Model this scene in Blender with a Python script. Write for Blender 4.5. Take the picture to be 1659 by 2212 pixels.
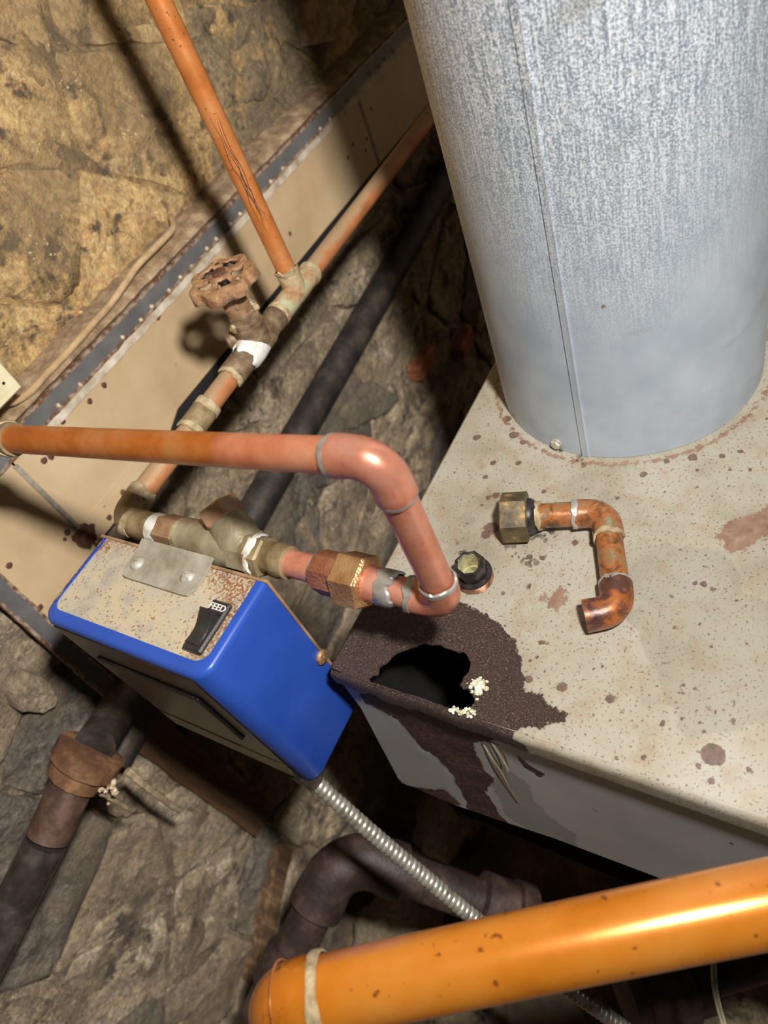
import bpy, bmesh, math, random
import numpy as np
from mathutils import Vector, Matrix, noise as mn
from mathutils.geometry import delaunay_2d_cdt

for o in list(bpy.data.objects): bpy.data.objects.remove(o)
scene = bpy.context.scene
COL = scene.collection
random.seed(7)

# ------------------------------------------------------------------ camera
# World: X runs along the stone wall (away), Y towards the stone wall, Z up. Boiler top at z = 1.0.
W, H, F = 1659, 2212, 1534.0
CX, CY = W / 2, H / 2
TOP = 1.0
HC = 0.3605                                   # camera height above the boiler top
CAM = np.array([0.0, 0.0, TOP + HC])
_down = np.array([1495. - CX, 2440. - CY, F]); _down /= np.linalg.norm(_down)
_up = -_down
_fw = np.array([0, 0, 1.]) - _up[2] * _up; _fw /= np.linalg.norm(_fw)
_rt = np.array([1., 0, 0]) - _up[0] * _up - _fw[0] * _fw; _rt /= np.linalg.norm(_rt)
_a = math.radians(46.8)
RX = math.cos(_a) * _fw + math.sin(_a) * _rt
RY = math.cos(_a - math.pi / 2) * _fw + math.sin(_a - math.pi / 2) * _rt
R3 = np.array([RX, RY, _up])                  # world = R3 @ (right, down, forward)

cd = bpy.data.cameras.new('camera')
cam = bpy.data.objects.new('camera', cd); COL.objects.link(cam)
cd.sensor_fit = 'VERTICAL'; cd.sensor_height = 36.0; cd.lens = F / H * 36.0
cd.clip_start = 0.01; cd.clip_end = 50
cd.dof.use_dof = True; cd.dof.focus_distance = 0.42; cd.dof.aperture_fstop = 8.5
_m = Matrix.Identity(4)
for i in range(3):
    _m[i][0] = R3[i][0]; _m[i][1] = -R3[i][1]; _m[i][2] = -R3[i][2]; _m[i][3] = CAM[i]
cam.matrix_world = _m
scene.camera = cam

# ------------------------------------------------------------------ world, lamp, exposure
wd = bpy.data.worlds.new('world'); scene.world = wd; wd.use_nodes = True
wd.node_tree.nodes['Background'].inputs[0].default_value = (1.0, 0.9, 0.78, 1)
wd.node_tree.nodes['Background'].inputs[1].default_value = 0.02
scene.view_settings.view_transform = 'Standard'
scene.view_settings.look = 'None'
scene.view_settings.exposure = 0.0
scene.view_settings.gamma = 1.0
scene.view_settings.use_curve_mapping = False

ld = bpy.data.lights.new('work_light', 'POINT')
ld.energy = 13.0; ld.shadow_soft_size = 0.02; ld.color = (1.0, 0.975, 0.935)
lamp = bpy.data.objects.new('work_light', ld); COL.objects.link(lamp)
lamp.location = Vector(CAM + R3 @ np.array([0.055, -0.115, -0.08]))
ld.use_nodes = True
_lf = ld.node_tree.nodes.new('ShaderNodeLightFalloff'); _lf.inputs['Strength'].default_value = 4.6
ld.node_tree.links.new(_lf.outputs['Constant'], ld.node_tree.nodes['Emission'].inputs['Strength'])

# ------------------------------------------------------------------ pixel -> place helpers
def ray(px, py): return R3 @ np.array([(px - CX) / F, (py - CY) / F, 1.0])
def at(px, py, d): return Vector(CAM + ray(px, py) * d)
def onz(px, py, z): r = ray(px, py); return Vector(CAM + r * ((z - CAM[2]) / r[2]))
def ony(px, py, y): r = ray(px, py); return Vector(CAM + r * (y / r[1]))
def onx(px, py, x): r = ray(px, py); return Vector(CAM + r * (x / r[0]))
def proj(p):
    c = R3.T @ (np.array(p, float) - CAM); return (CX + F * c[0] / c[2], CY + F * c[1] / c[2])

# ------------------------------------------------------------------ node helpers
def S(r, g, b):
    def f(c):
        c /= 255.0
        return c / 12.92 if c <= .04045 else ((c + .055) / 1.055) ** 2.4
    return (f(r), f(g), f(b), 1)

class Mat:
    def __init__(s, name, rough=.5, metal=0., color=(.5, .5, .5, 1), spec=.5, coat=0.):
        s.m = bpy.data.materials.new(name); s.m.use_nodes = True
        s.t = s.m.node_tree; s.b = s.t.nodes['Principled BSDF']
        s.b.inputs['Base Color'].default_value = color
        s.b.inputs['Roughness'].default_value = rough
        s.b.inputs['Metallic'].default_value = metal
        s.b.inputs['Specular IOR Level'].default_value = spec
        if coat: s.b.inputs['Coat Weight'].default_value = coat; s.b.inputs['Coat Roughness'].default_value = .15
        s.tc = s.t.nodes.new('ShaderNodeTexCoord'); s.co = s.tc.outputs['Object']
    def L(s, a, b): s.t.links.new(a, b)
    def put(s, sock, v):
        if hasattr(v, 'is_output'): s.L(v, sock)
        else: sock.default_value = (v, v, v, 1) if sock.type == 'RGBA' and not hasattr(v, '__len__') else v
    def map(s, sc=(1, 1, 1), loc=(0, 0, 0), rot=(0, 0, 0)):
        n = s.t.nodes.new('ShaderNodeMapping'); s.L(s.co, n.inputs[0])
        n.inputs[1].default_value = loc; n.inputs[2].default_value = rot; n.inputs[3].default_value = sc
        return n.outputs[0]
    def noise(s, scale, detail=4, rough=.55, vec=None, dist=0.):
        n = s.t.nodes.new('ShaderNodeTexNoise'); s.L(vec or s.co, n.inputs['Vector'])
        n.inputs['Scale'].default_value = scale; n.inputs['Detail'].default_value = detail
        n.inputs['Roughness'].default_value = rough; n.inputs['Distortion'].default_value = dist
        return n.outputs['Fac']
    def voro(s, scale, feature='F1', vec=None, out='Distance', rnd=1.):
        n = s.t.nodes.new('ShaderNodeTexVoronoi'); s.L(vec or s.co, n.inputs['Vector']); n.feature = feature
        n.inputs['Scale'].default_value = scale; n.inputs['Randomness'].default_value = rnd
        return n.outputs[out]
    def ramp(s, fac, stops):
        n = s.t.nodes.new('ShaderNodeValToRGB'); s.L(fac, n.inputs[0]); e = n.color_ramp.elements
        while len(e) > 1: e.remove(e[-1])
        for i, (p, c) in enumerate(stops):
            if not isinstance(c, tuple): c = (c, c, c, 1)
            if i == 0: e[0].position = p; e[0].color = c
            else: k = e.new(p); k.color = c
        return n.outputs[0]
    def mix(s, fac, a, b, mode='MIX'):
        n = s.t.nodes.new('ShaderNodeMix'); n.data_type = 'RGBA'; n.blend_type = mode
        s.put(n.inputs[0], fac)
        s.put(n.inputs[6], a); s.put(n.inputs[7], b)
        return n.outputs[2]
    def math(s, op, a, b=0., clamp=False):
        n = s.t.nodes.new('ShaderNodeMath'); n.operation = op; n.use_clamp = clamp
        s.put(n.inputs[0], a); s.put(n.inputs[1], b); return n.outputs[0]
    def step(s, v, w, amp=1.):                 # sharp threshold at 0 (colour ramps are too coarse for millimetres)
        return s.math('MULTIPLY', s.math('MULTIPLY', v, 1. / w, True), amp)
    def attr(s, name):
        n = s.t.nodes.new('ShaderNodeAttribute'); n.attribute_name = name; return n.outputs['Fac']
    def rnd(s):
        n = s.t.nodes.new('ShaderNodeObjectInfo'); return n.outputs['Random']
    def nz(s):
        g = s.t.nodes.new('ShaderNodeNewGeometry'); x = s.t.nodes.new('ShaderNodeSeparateXYZ')
        s.L(g.outputs['Normal'], x.inputs[0]); return x.outputs[2]
    def xyz(s):
        x = s.t.nodes.new('ShaderNodeSeparateXYZ'); s.L(s.co, x.inputs[0]); return x.outputs
    def col(s, v): s.put(s.b.inputs['Base Color'], v); return s
    def ro(s, v): s.put(s.b.inputs['Roughness'], v); return s
    def me(s, v): s.put(s.b.inputs['Metallic'], v); return s
    def bump(s, h, strength=.4, dist=.002):
        n = s.t.nodes.new('ShaderNodeBump'); n.inputs['Strength'].default_value = strength
        n.inputs['Distance'].default_value = dist; s.L(h, n.inputs['Height']); s.L(n.outputs[0], s.b.inputs['Normal'])
        return s

MT = {}
def std(name, base, dark, light, scale=60, rough=.5, metal=0., bump=.2, bscale=None, bdist=.001, spec=.5):
    k = Mat(name, rough, metal, spec=spec)
    k.col(k.ramp(k.noise(scale, 5, .6), [(.3, dark), (.5, base), (.72, light)]))
    if bump: k.bump(k.noise(bscale or scale * 4, 4), bump, bdist)
    MT[name] = k.m; return k

# copper, several states of wear
k = Mat('copper_aged', .36, .25)
c1 = k.ramp(k.noise(35, 5, .6, dist=.4), [(.3, S(172, 98, 44)), (.5, S(200, 122, 62)), (.7, S(208, 140, 86))])
sp = k.ramp(k.noise(420, 2), [(.66, 0.), (.72, 1.)])
k.col(k.mix(sp, c1, S(120, 70, 35))); k.ro(k.ramp(k.noise(90, 3), [(.3, .3), (.7, .5)])); k.bump(k.noise(300, 3), .05, .0005)
MT['copper_aged'] = k.m

k = Mat('copper_lacquered', .27, .3, coat=.6)
c1 = k.ramp(k.noise(22, 4, .55), [(.3, S(196, 110, 22)), (.5, S(219, 132, 38)), (.7, S(226, 146, 58))])
sp = k.ramp(k.noise(260, 2, .4), [(.68, 0.), (.74, 1.)])
k.col(k.mix(sp, c1, S(150, 82, 26))); k.bump(k.noise(700, 2), .04, .0003)
MT['copper_lacquered'] = k.m

k = Mat('copper_clean', .36, .42)
c1 = k.ramp(k.noise(45, 5, .6, dist=.5), [(.28, S(204, 124, 98)), (.5, S(226, 150, 122)), (.7, S(234, 172, 150))])
k.col(k.mix(k.ramp(k.noise(500, 2), [(.62, 0.), (.75, .5)]), c1, S(170, 86, 66)))
k.ro(k.ramp(k.noise(120, 4), [(.3, .26), (.7, .42)])); k.bump(k.noise(260, 4), .06, .0005)
MT['copper_clean'] = k.m

# tube that is browned with age and sanded bright over its last stretch (attribute u = metres from the wall end)
k = Mat('copper_half_cleaned', .38, .3)
ag = k.ramp(k.noise(40, 5, .6), [(.3, S(166, 88, 34)), (.5, S(198, 112, 46)), (.7, S(208, 140, 84))])
cl = k.ramp(k.noise(45, 5, .6), [(.3, S(206, 118, 84)), (.5, S(224, 142, 104)), (.7, S(232, 164, 130))])
u = k.math('ADD', k.attr('u'), k.math('MULTIPLY', k.noise(60, 3), .006))
k.col(k.mix(k.ramp(u, [(.168, 0.), (.178, 1.)]), ag, cl)); k.bump(k.noise(300, 3), .05, .0005)
MT['copper_half_cleaned'] = k.m

k = Mat('copper_dusty', .5, .15)
c1 = k.ramp(k.noise(30, 5, .6), [(.3, S(156, 94, 54)), (.5, S(182, 116, 72)), (.7, S(192, 134, 92))])
du = k.math('ADD', k.math('MULTIPLY', k.nz(), .55), k.math('MULTIPLY', k.noise(38, 5, .6), 1.1))
k.col(k.mix(k.ramp(du, [(.72, 0.), (1.02, .85)]), c1, S(176, 150, 116))); k.bump(k.noise(300, 3), .1, .0006)
MT['copper_dusty'] = k.m

k = Mat('copper_tarnished', .36, .22)
n1 = k.noise(130, 6, .65, dist=.5)
c1 = k.ramp(n1, [(.28, S(70, 58, 46)), (.42, S(134, 86, 50)), (.52, S(178, 110, 62)), (.60, S(140, 116, 82)), (.72, S(160, 158, 128))])
k.col(c1); k.ro(k.ramp(k.noise(150, 3), [(.35, .2), (.65, .5)])); k.bump(k.noise(300, 4), .15, .0008)
MT['copper_tarnished'] = k.m

k = Mat('copper_burnt', .36, .3)
c1 = k.ramp(k.noise(75, 6, .65, dist=.5), [(.3, S(46, 37, 37)), (.45, S(108, 70, 58)), (.56, S(176, 102, 48)), (.7, S(196, 122, 70))])
k.col(c1); k.bump(k.noise(320, 5), .25, .0008)
MT['copper_burnt'] = k.m

k = Mat('patina', .65, .1)
n1 = k.noise(55, 5, .65, dist=.4)
k.col(k.ramp(n1, [(.3, S(150, 104, 72)), (.42, S(168, 128, 92)), (.5, S(180, 158, 122)), (.6, S(176, 178, 142)), (.72, S(192, 198, 164))]))
k.bump(k.noise(260, 5), .5, .001)
MT['patina'] = k.m

std('solder', S(186, 183, 174), S(150, 146, 138), S(208, 205, 197), 120, .35, .5, .25, 260)
std('solder_dusty', S(178, 158, 122), S(138, 118, 86), S(208, 192, 156), 160, .7, .1, .5, 400)
std('flux_white', S(226, 224, 216), S(180, 170, 150), S(240, 238, 232), 110, .7, 0., .4, 300)
std('brass_dusty', S(152, 132, 98), S(108, 90, 60), S(186, 168, 132), 70, .55, .25, .35, 500, .0008)
std('brass_grey', S(160, 148, 120), S(120, 104, 74), S(186, 176, 148), 55, .5, .3, .3, 600, .0006)
std('brass_brown', S(168, 134, 102), S(124, 90, 62), S(192, 162, 128), 60, .5, .2, .3, 500, .0006)
std('cast_valve', S(128, 106, 82), S(86, 66, 48), S(172, 150, 118), 90, .6, .3, .6, 450, .0009)
k = Mat('bronze_cast', .38, .6)
v = k.voro(650); k.col(k.ramp(k.noise(60, 4), [(.3, S(164, 114, 72)), (.5, S(192, 146, 98)), (.7, S(210, 170, 120))])); k.bump(v, .55, .0007)
MT['bronze_cast'] = k.m
k = Mat('red_bronze_cast', .42, .55)
v = k.voro(650); k.col(k.ramp(k.noise(60, 4), [(.3, S(140, 84, 62)), (.5, S(172, 110, 84)), (.7, S(192, 132, 102))])); k.bump(v, .55, .0007)
MT['red_bronze_cast'] = k.m
k = Mat('nut_tarnished', .42, .3)
k.col(k.ramp(k.noise(95, 5, .65), [(.3, S(58, 50, 40)), (.5, S(102, 88, 62)), (.62, S(126, 106, 70)), (.74, S(200, 164, 96))])); k.bump(k.noise(300, 4), .2, .0007)
MT['nut_tarnished'] = k.m
std('blackened_brass', S(52, 48, 48), S(30, 28, 28), S(92, 78, 70), 140, .38, .4, .2, 400)
std('thread_copper', S(176, 128, 98), S(96, 62, 44), S(214, 168, 138), 160, .35, .6, .1)
std('bore_lime', S(172, 164, 120), S(120, 110, 72), S(200, 194, 154), 160, .5, .1, .4, 300)

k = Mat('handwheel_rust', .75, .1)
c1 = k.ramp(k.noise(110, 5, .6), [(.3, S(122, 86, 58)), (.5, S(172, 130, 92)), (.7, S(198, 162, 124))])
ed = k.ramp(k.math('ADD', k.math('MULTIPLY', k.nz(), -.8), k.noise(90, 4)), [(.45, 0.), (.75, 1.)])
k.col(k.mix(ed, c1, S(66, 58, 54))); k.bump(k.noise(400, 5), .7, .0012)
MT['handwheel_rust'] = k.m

# paint, plastic, sheet metal
k = Mat('blue_paint', .34, 0., spec=.45)
sc = k.ramp(k.noise(240, 6, .7, vec=k.map((1, 1, .25), rot=(.3, .5, .2))), [(.735, 0.), (.76, .7)])
k.col(k.mix(sc, k.ramp(k.noise(14, 3), [(.35, S(38, 76, 170)), (.65, S(48, 88, 184))]), S(120, 140, 190)))
k.bump(k.noise(600, 2), .03, .0003)
MT['blue_paint'] = k.m
k = Mat('blue_paint_chipped', .36, 0.)
ch = k.ramp(k.noise(130, 5, .7), [(.50, 0.), (.53, 1.)])
k.col(k.mix(ch, S(42, 76, 166), k.ramp(k.noise(200, 3), [(.4, S(150, 110, 74)), (.6, S(196, 176, 140))])))
MT['blue_paint_chipped'] = k.m
k = Mat('galvanised_top_plate', .5, .2)
c1 = k.ramp(k.noise(38, 5, .6), [(.3, S(166, 160, 154)), (.46, S(204, 194, 174)), (.58, S(214, 200, 168)), (.68, S(186, 180, 172)), (.78, S(216, 210, 198))])
sp = k.ramp(k.noise(520, 3, .5), [(.60, 0.), (.66, 1.)])
c2 = k.mix(k.math('MULTIPLY', sp, .8), c1, S(142, 96, 62))
ou = k.xyz()
ed = k.ramp(k.math('ADD', k.math('MULTIPLY', k.attr('edge'), 1.), k.math('MULTIPLY', k.noise(70, 5, .7), .9)), [(.72, 0.), (1.0, 1.)])
c3 = k.mix(k.math('MULTIPLY', ed, k.ramp(k.noise(620, 3, .6), [(.42, 0.), (.55, .9)])), c2, S(150, 92, 52))
k.col(c3); k.bump(k.noise(420, 4), .2, .0006)
MT['galvanised_top_plate'] = k.m
std('bracket_zinc', S(172, 166, 150), S(142, 134, 114), S(194, 188, 174), 60, .5, .12, .2, 700, .0004)
std('screw_zinc', S(186, 180, 164), S(142, 134, 114), S(212, 208, 196), 200, .45, .25, .2, 300)
std('screw_rust', S(150, 112, 80), S(96, 62, 40), S(200, 176, 140), 300, .5, .3, .3, 500)
std('black_plastic', S(50, 47, 46), S(40, 38, 37), S(62, 58, 56), 120, .42, 0., .08, 900)
std('white_ink', S(236, 234, 230), S(220, 218, 214), S(244, 242, 240), 300, .6, 0., 0)
k = Mat('dark_label', .3, .25)
st = k.noise(120, 4, .6, vec=k.map((1, .12, 1)))
k.col(k.ramp(st, [(.3, S(14, 12, 10)), (.5, S(30, 25, 20)), (.7, S(56, 48, 36))]))
MT['dark_label'] = k.m
k = Mat('label_brown', .35, .2)
st = k.noise(120, 4, .6, vec=k.map((1, .1, 1)))
k.col(k.ramp(st, [(.3, S(52, 44, 32)), (.5, S(84, 72, 52)), (.7, S(110, 98, 72))]))
MT['label_brown'] = k.m
std('black_trim', S(22, 20, 18), S(14, 13, 12), S(34, 30, 27), 100, .35, 0., .1)

k = Mat('galvanised_flue', .48, .12)
n1 = k.noise(1050, 4, .6); n2 = k.noise(6, 3); n3 = k.noise(900, 3, .5, vec=k.map((1, 1, .06)))
zz = k.xyz()[2]
thr = k.math('ADD', k.math('MULTIPLY', n1, .7), k.math('MULTIPLY', n3, .3))
spk = k.ramp(thr, [(.42, S(124, 135, 147)), (.5, S(181, 190, 199)), (.57, S(238, 243, 250))])
flat = k.ramp(k.noise(30, 4), [(.3, S(160, 171, 184)), (.7, S(182, 192, 203))])
zf = k.ramp(k.math('ADD', zz, k.math('MULTIPLY', k.noise(9, 3), .16)), [(.16, 0.), (.34, 1.)])
c = k.mix(zf, flat, spk)
stn = k.ramp(k.noise(13, 4, .6, vec=k.map((1, 1, 2.2))), [(.62, 0.), (.74, .35)])
c = k.mix(stn, c, S(122, 112, 92))
dots = k.ramp(k.voro(85), [(.10, 1.), (.14, 0.)])
dm = k.math('MULTIPLY', dots, k.ramp(k.noise(8, 2), [(.5, 0.), (.6, .55)]))
c = k.mix(dm, c, S(222, 224, 222))
dd = k.math('MULTIPLY', k.ramp(k.voro(38), [(.045, 1.), (.06, 0.)]), k.ramp(k.noise(11, 2), [(.52, 0.), (.58, .9)]))
k.col(k.mix(dd, c, S(120, 102, 62))); k.bump(thr, .12, .0005)
MT['galvanised_flue'] = k.m

# boiler jacket: painted steel with rust; "rust" is the signed distance (m) inside the rusted shapes
def rust_col(k):
    return k.ramp(k.noise(1100, 4, .65), [(.3, S(40, 31, 28)), (.5, S(80, 63, 56)), (.62, S(106, 86, 77)), (.72, S(190, 174, 162))])
k = Mat('boiler_top_paint', .45, .1)
base = k.ramp(k.noise(16, 5, .6), [(.3, S(150, 140, 122)), (.5, S(172, 164, 146)), (.7, S(180, 176, 164))])
warm = k.ramp(k.noise(60, 5, .65), [(.52, 0.), (.7, .6)])
base = k.mix(warm, base, S(160, 134, 104))
dk = k.ramp(k.noise(620, 3, .55), [(.60, 0.), (.66, .8)])
base = k.mix(dk, base, S(92, 76, 58))
sp1 = k.math('MULTIPLY', k.ramp(k.noise(150, 4, .6), [(.66, 0.), (.69, 1.)]), k.ramp(k.noise(25, 3), [(.42, 0.), (.58, 1.)]))
base = k.mix(sp1, base, S(112, 78, 62))
sp2 = k.math('MULTIPLY', k.ramp(k.noise(95, 4, .65, vec=k.map(loc=(3, 1, 2))), [(.66, 0.), (.70, 1.)]), k.ramp(k.noise(18, 3, vec=k.map(loc=(5, 0, 0))), [(.46, 0.), (.6, .8)]))
base = k.mix(sp2, base, S(138, 86, 66))
damp = k.step(k.math('ADD', k.attr('damp'), k.math('MULTIPLY', k.math('SUBTRACT', k.noise(90, 4), .5), .012)), .0015, .26)
base = k.mix(damp, base, S(118, 112, 92))
spots = k.step(k.math('ADD', k.attr('spot'), k.math('MULTIPLY', k.math('SUBTRACT', k.noise(420, 4, .65), .5), .0034)), .0004, .85)
base = k.mix(spots, base, k.ramp(k.noise(300, 3), [(.35, S(78, 56, 48)), (.65, S(116, 84, 70))]))
red = k.step(k.math('ADD', k.attr('red'), k.math('MULTIPLY', k.math('SUBTRACT', k.noise(220, 5, .7), .5), .016)), .0008, .8)
base = k.mix(red, base, k.ramp(k.noise(160, 4), [(.35, S(124, 86, 68)), (.62, S(148, 112, 90)), (.75, S(172, 146, 120))]))
rm = k.step(k.math('ADD', k.attr('rust'), k.math('MULTIPLY', k.math('SUBTRACT', k.noise(180, 6, .7), .5), .012)), .0008)
k.col(k.mix(rm, base, rust_col(k)))
gl = k.ramp(k.noise(900, 2), [(.35, .28), (.65, .6)])
k.ro(k.mix(rm, .45, gl)); k.me(k.mix(rm, 0.08, .35))
hb = k.math('MULTIPLY', k.math('ADD', k.noise(1000, 5, .7), 0.), k.math('ADD', k.math('MULTIPLY', rm, 1.0), .12))
k.bump(hb, .9, .0010)
MT['boiler_top_paint'] = k.m

k = Mat('boiler_front_paint', .36, .2)
base = k.ramp(k.noise(12, 4), [(.3, S(158, 159, 158)), (.7, S(180, 180, 177))])
wet = k.step(k.math('ADD', k.attr('damp'), k.math('MULTIPLY', k.math('SUBTRACT', k.noise(60, 4), .5), .02)), .0015, .34)
base = k.mix(wet, base, S(62, 60, 58))
sx = k.ramp(k.noise(190, 5, .75, vec=k.map((1, 1, .16))), [(.74, 0.), (.78, .6)])
base = k.mix(sx, base, S(190, 190, 186))
sp1 = k.ramp(k.noise(130, 4, .6), [(.735, 0.), (.75, .8)])
base = k.mix(sp1, base, S(52, 46, 44))
rm = k.step(k.math('ADD', k.attr('rust'), k.math('MULTIPLY', k.math('SUBTRACT', k.noise(110, 6, .7, vec=k.map((1, 1, .5))), .5), .012)), .0008)
rc = k.ramp(k.noise(300, 5, .65), [(.3, S(44, 31, 29)), (.5, S(76, 53, 48)), (.68, S(104, 74, 66))])
k.col(k.mix(rm, base, rc)); k.ro(k.mix(rm, .36, .55))
k.bump(k.math('MULTIPLY', k.noise(420, 5, .65), k.math('ADD', rm, .04)), .8, .0014)
MT['boiler_front_paint'] = k.m
std('iron_and_hole_black', S(16, 14, 13), S(9, 8, 8), S(24, 21, 19), 40, .8, .1, .4, 200)  # black of the casting, also used to darken the inside of the hole
std('mineral_crust', S(222, 220, 196), S(180, 170, 110), S(240, 240, 232), 220, .6, 0., .5, 500)
k = Mat('brown_drip', .12, 0., S(66, 52, 26)); k.b.inputs['Transmission Weight'].default_value = .6; k.b.inputs['IOR'].default_value = 1.2; MT['brown_drip'] = k.m
k = Mat('water', .03, 0., (.9, .9, .88, 1)); k.b.inputs['Transmission Weight'].default_value = 1.; k.b.inputs['IOR'].default_value = 1.33; MT['water'] = k.m

# iron pipes
k = Mat('iron_rust', .5, .2)
k.col(k.ramp(k.noise(34, 5, .65), [(.3, S(52, 38, 33)), (.5, S(82, 60, 52)), (.65, S(112, 88, 76)), (.78, S(148, 126, 108))])); k.bump(k.noise(240, 5), .4, .0012)
MT['iron_rust'] = k.m
std('iron_brown', S(104, 72, 50), S(74, 50, 38), S(150, 116, 82), 45, .6, .1, .4, 260)
k = Mat('iron_rust_shaded', .55, .15)  # darker copy of the rusty iron, dimness down low put into its colour
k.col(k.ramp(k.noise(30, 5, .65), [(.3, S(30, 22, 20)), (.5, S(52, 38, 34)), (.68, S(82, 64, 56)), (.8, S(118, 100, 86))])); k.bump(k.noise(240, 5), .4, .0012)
MT['iron_rust_shaded'] = k.m
std('iron_black', S(62, 55, 50), S(34, 30, 28), S(98, 90, 80), 40, .34, .3, .3, 300)
std('iron_sooty', S(44, 38, 34), S(24, 21, 20), S(76, 66, 54), 40, .6, .1, .4, 200)
std('armour_zinc', S(186, 180, 166), S(132, 124, 110), S(212, 206, 194), 140, .33, .65, .1)
std('cable_grey', S(128, 118, 98), S(86, 78, 62), S(170, 158, 132), 80, .6, 0., .3)

# wall
def stone_mat(name, stops, vein, dark=S(112, 96, 76)):
    k = Mat(name, .85, 0.)
    r = k.rnd()
    v = k.t.nodes.new('ShaderNodeVectorMath'); v.operation = 'ADD'; k.L(k.co, v.inputs[0])
    cv = k.t.nodes.new('ShaderNodeCombineXYZ'); k.L(k.math('MULTIPLY', r, 9.), cv.inputs[0]); k.L(k.math('MULTIPLY', r, 5.), cv.inputs[2]); k.L(cv.outputs[0], v.inputs[1])
    vec = v.outputs[0]
    f = k.math('ADD', k.noise(19, 8, .68, vec=vec, dist=.9), k.math('MULTIPLY', k.math('SUBTRACT', r, .5), .16))
    c = k.ramp(f, stops)
    fine = k.ramp(k.noise(170, 6, .7, vec=vec), [(.31, .09), (.5, .5), (.69, .94)])
    c = k.mix(.65, c, fine, 'OVERLAY')
    wv = k.ramp(k.noise(48, 6, .72, vec=k.map(loc=(2, 4, 1))), [(.62, 0.), (.69, .75)])
    c = k.mix(wv, c, vein)
    dv = k.ramp(k.noise(33, 5, .65, vec=k.map(loc=(7, 1, 5))), [(.57, 0.), (.64, .85)])
    c = k.mix(dv, c, S(62, 55, 48))
    big = k.ramp(k.noise(6.5, 4, .6, vec=k.map(loc=(1, 8, 3))), [(.47, 0.), (.60, .62)])
    c = k.mix(big, c, dark)
    gr = k.math('MULTIPLY', k.ramp(k.voro(210), [(.16, 1.), (.24, 0.)]), k.ramp(k.noise(40, 3), [(.55, 0.), (.66, .8)]))
    c = k.mix(gr, c, vein)
    k.col(c); k.bump(k.math('ADD', k.noise(90, 8, .68, vec=vec), k.math('MULTIPLY', k.noise(330, 4, .6), .35)), 1., .006)
    MT[name] = k.m
stone_mat('stone_golden', [(.30, S(112, 88, 60)), (.40, S(176, 146, 98)), (.50, S(214, 176, 120)), (.60, S(192, 160, 114)), (.70, S(230, 202, 154))], S(236, 212, 172), S(138, 116, 86))
stone_mat('stone_grey', [(.30, S(84, 72, 58)), (.40, S(126, 110, 88)), (.50, S(160, 142, 114)), (.60, S(138, 122, 102)), (.70, S(184, 168, 142))], S(200, 186, 160))
stone_mat('stone_brown', [(.30, S(92, 76, 56)), (.40, S(126, 106, 80)), (.50, S(148, 126, 92)), (.60, S(132, 114, 88)), (.70, S(176, 154, 116))], S(186, 164, 122), S(96, 84, 68))
stone_mat('stone_slate', [(.28, S(66, 60, 53)), (.45, S(94, 86, 76)), (.6, S(110, 100, 88)), (.74, S(128, 116, 100))], S(150, 138, 120))
stone_mat('mortar_tan', [(.30, S(112, 90, 62)), (.42, S(160, 130, 86)), (.52, S(190, 156, 102)), (.70, S(208, 182, 138))], S(222, 200, 158))
stone_mat('mortar_grey', [(.30, S(80, 68, 54)), (.42, S(116, 100, 80)), (.53, S(148, 130, 104)), (.70, S(170, 154, 128))], S(190, 176, 150))
std('brick_red', S(150, 88, 58), S(110, 62, 42), S(172, 112, 78), 60, .85, 0., .5, 300)
k = Mat('tan_paint', .55, 0.)
c1 = k.ramp(k.noise(8, 4, .6), [(.3, S(166, 142, 110)), (.5, S(184, 158, 122)), (.7, S(194, 172, 138))])
rs = k.math('MULTIPLY', k.ramp(k.noise(150, 4), [(.66, 0.), (.72, .7)]), k.ramp(k.noise(14, 3), [(.5, 0.), (.6, 1.)]))
oz = k.ramp(k.math('ADD', k.attr('edge'), k.math('MULTIPLY', k.noise(40, 5, .7), 1.)), [(1.02, 0.), (1.3, .8)])
c2 = k.mix(oz, c1, S(150, 106, 48))
k.col(k.mix(rs, c2, S(112, 74, 48))); k.bump(k.noise(120, 4), .12, .001)
MT['tan_paint'] = k.m
k = Mat('steel_strip_blue', .5, .05)
c1 = k.ramp(k.noise(30, 4), [(.3, S(84, 83, 83)), (.7, S(108, 106, 105))])
pl = k.ramp(k.math('ADD', k.attr('edge'), k.math('MULTIPLY', k.noise(120, 5, .7), .9)), [(.98, 0.), (1.08, 1.)])
c2 = k.mix(pl, c1, k.ramp(k.noise(160, 4), [(.4, S(104, 74, 54)), (.6, S(158, 138, 118))]))
k.col(c2); k.bump(k.noise(200, 4), .25, .001)
MT['steel_strip_blue'] = k.m
std('white_bead', S(188, 174, 154), S(148, 128, 104), S(214, 204, 188), 60, .7, 0., .4, 300)
std('rust_head', S(92, 60, 44), S(58, 38, 30), S(126, 84, 58), 200, .7, .1, .4, 400)
std('dusty_head', S(190, 168, 138), S(140, 112, 84), S(216, 200, 176), 200, .8, 0., .4, 400)
std('ledge_brown', S(142, 118, 90), S(106, 84, 62), S(182, 158, 126), 70, .9, 0., .7, 260, .002)
std('ledge_tan', S(180, 152, 112), S(146, 120, 84), S(200, 176, 140), 45, .85, 0., .4, 200)
std('black_gap', S(20, 18, 17), S(12, 11, 10), S(30, 27, 25), 50, .8, 0., .3)
std('seam_grey', S(150, 140, 126), S(120, 108, 92), S(172, 164, 152), 80, .6, .1, .2)
std('cream_paint', S(216, 204, 168), S(196, 182, 142), S(226, 216, 186), 40, .5, 0., .1)
k = Mat('wood_old_shaded', .8, 0.)  # beam browns darkened to carry the shadow of the blue box
st = k.noise(70, 5, .6, vec=k.map((1, .1, .1)))
k.col(k.ramp(st, [(.3, S(52, 34, 20)), (.5, S(82, 56, 34)), (.7, S(106, 78, 52))])); k.bump(st, .5, .002)
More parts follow.
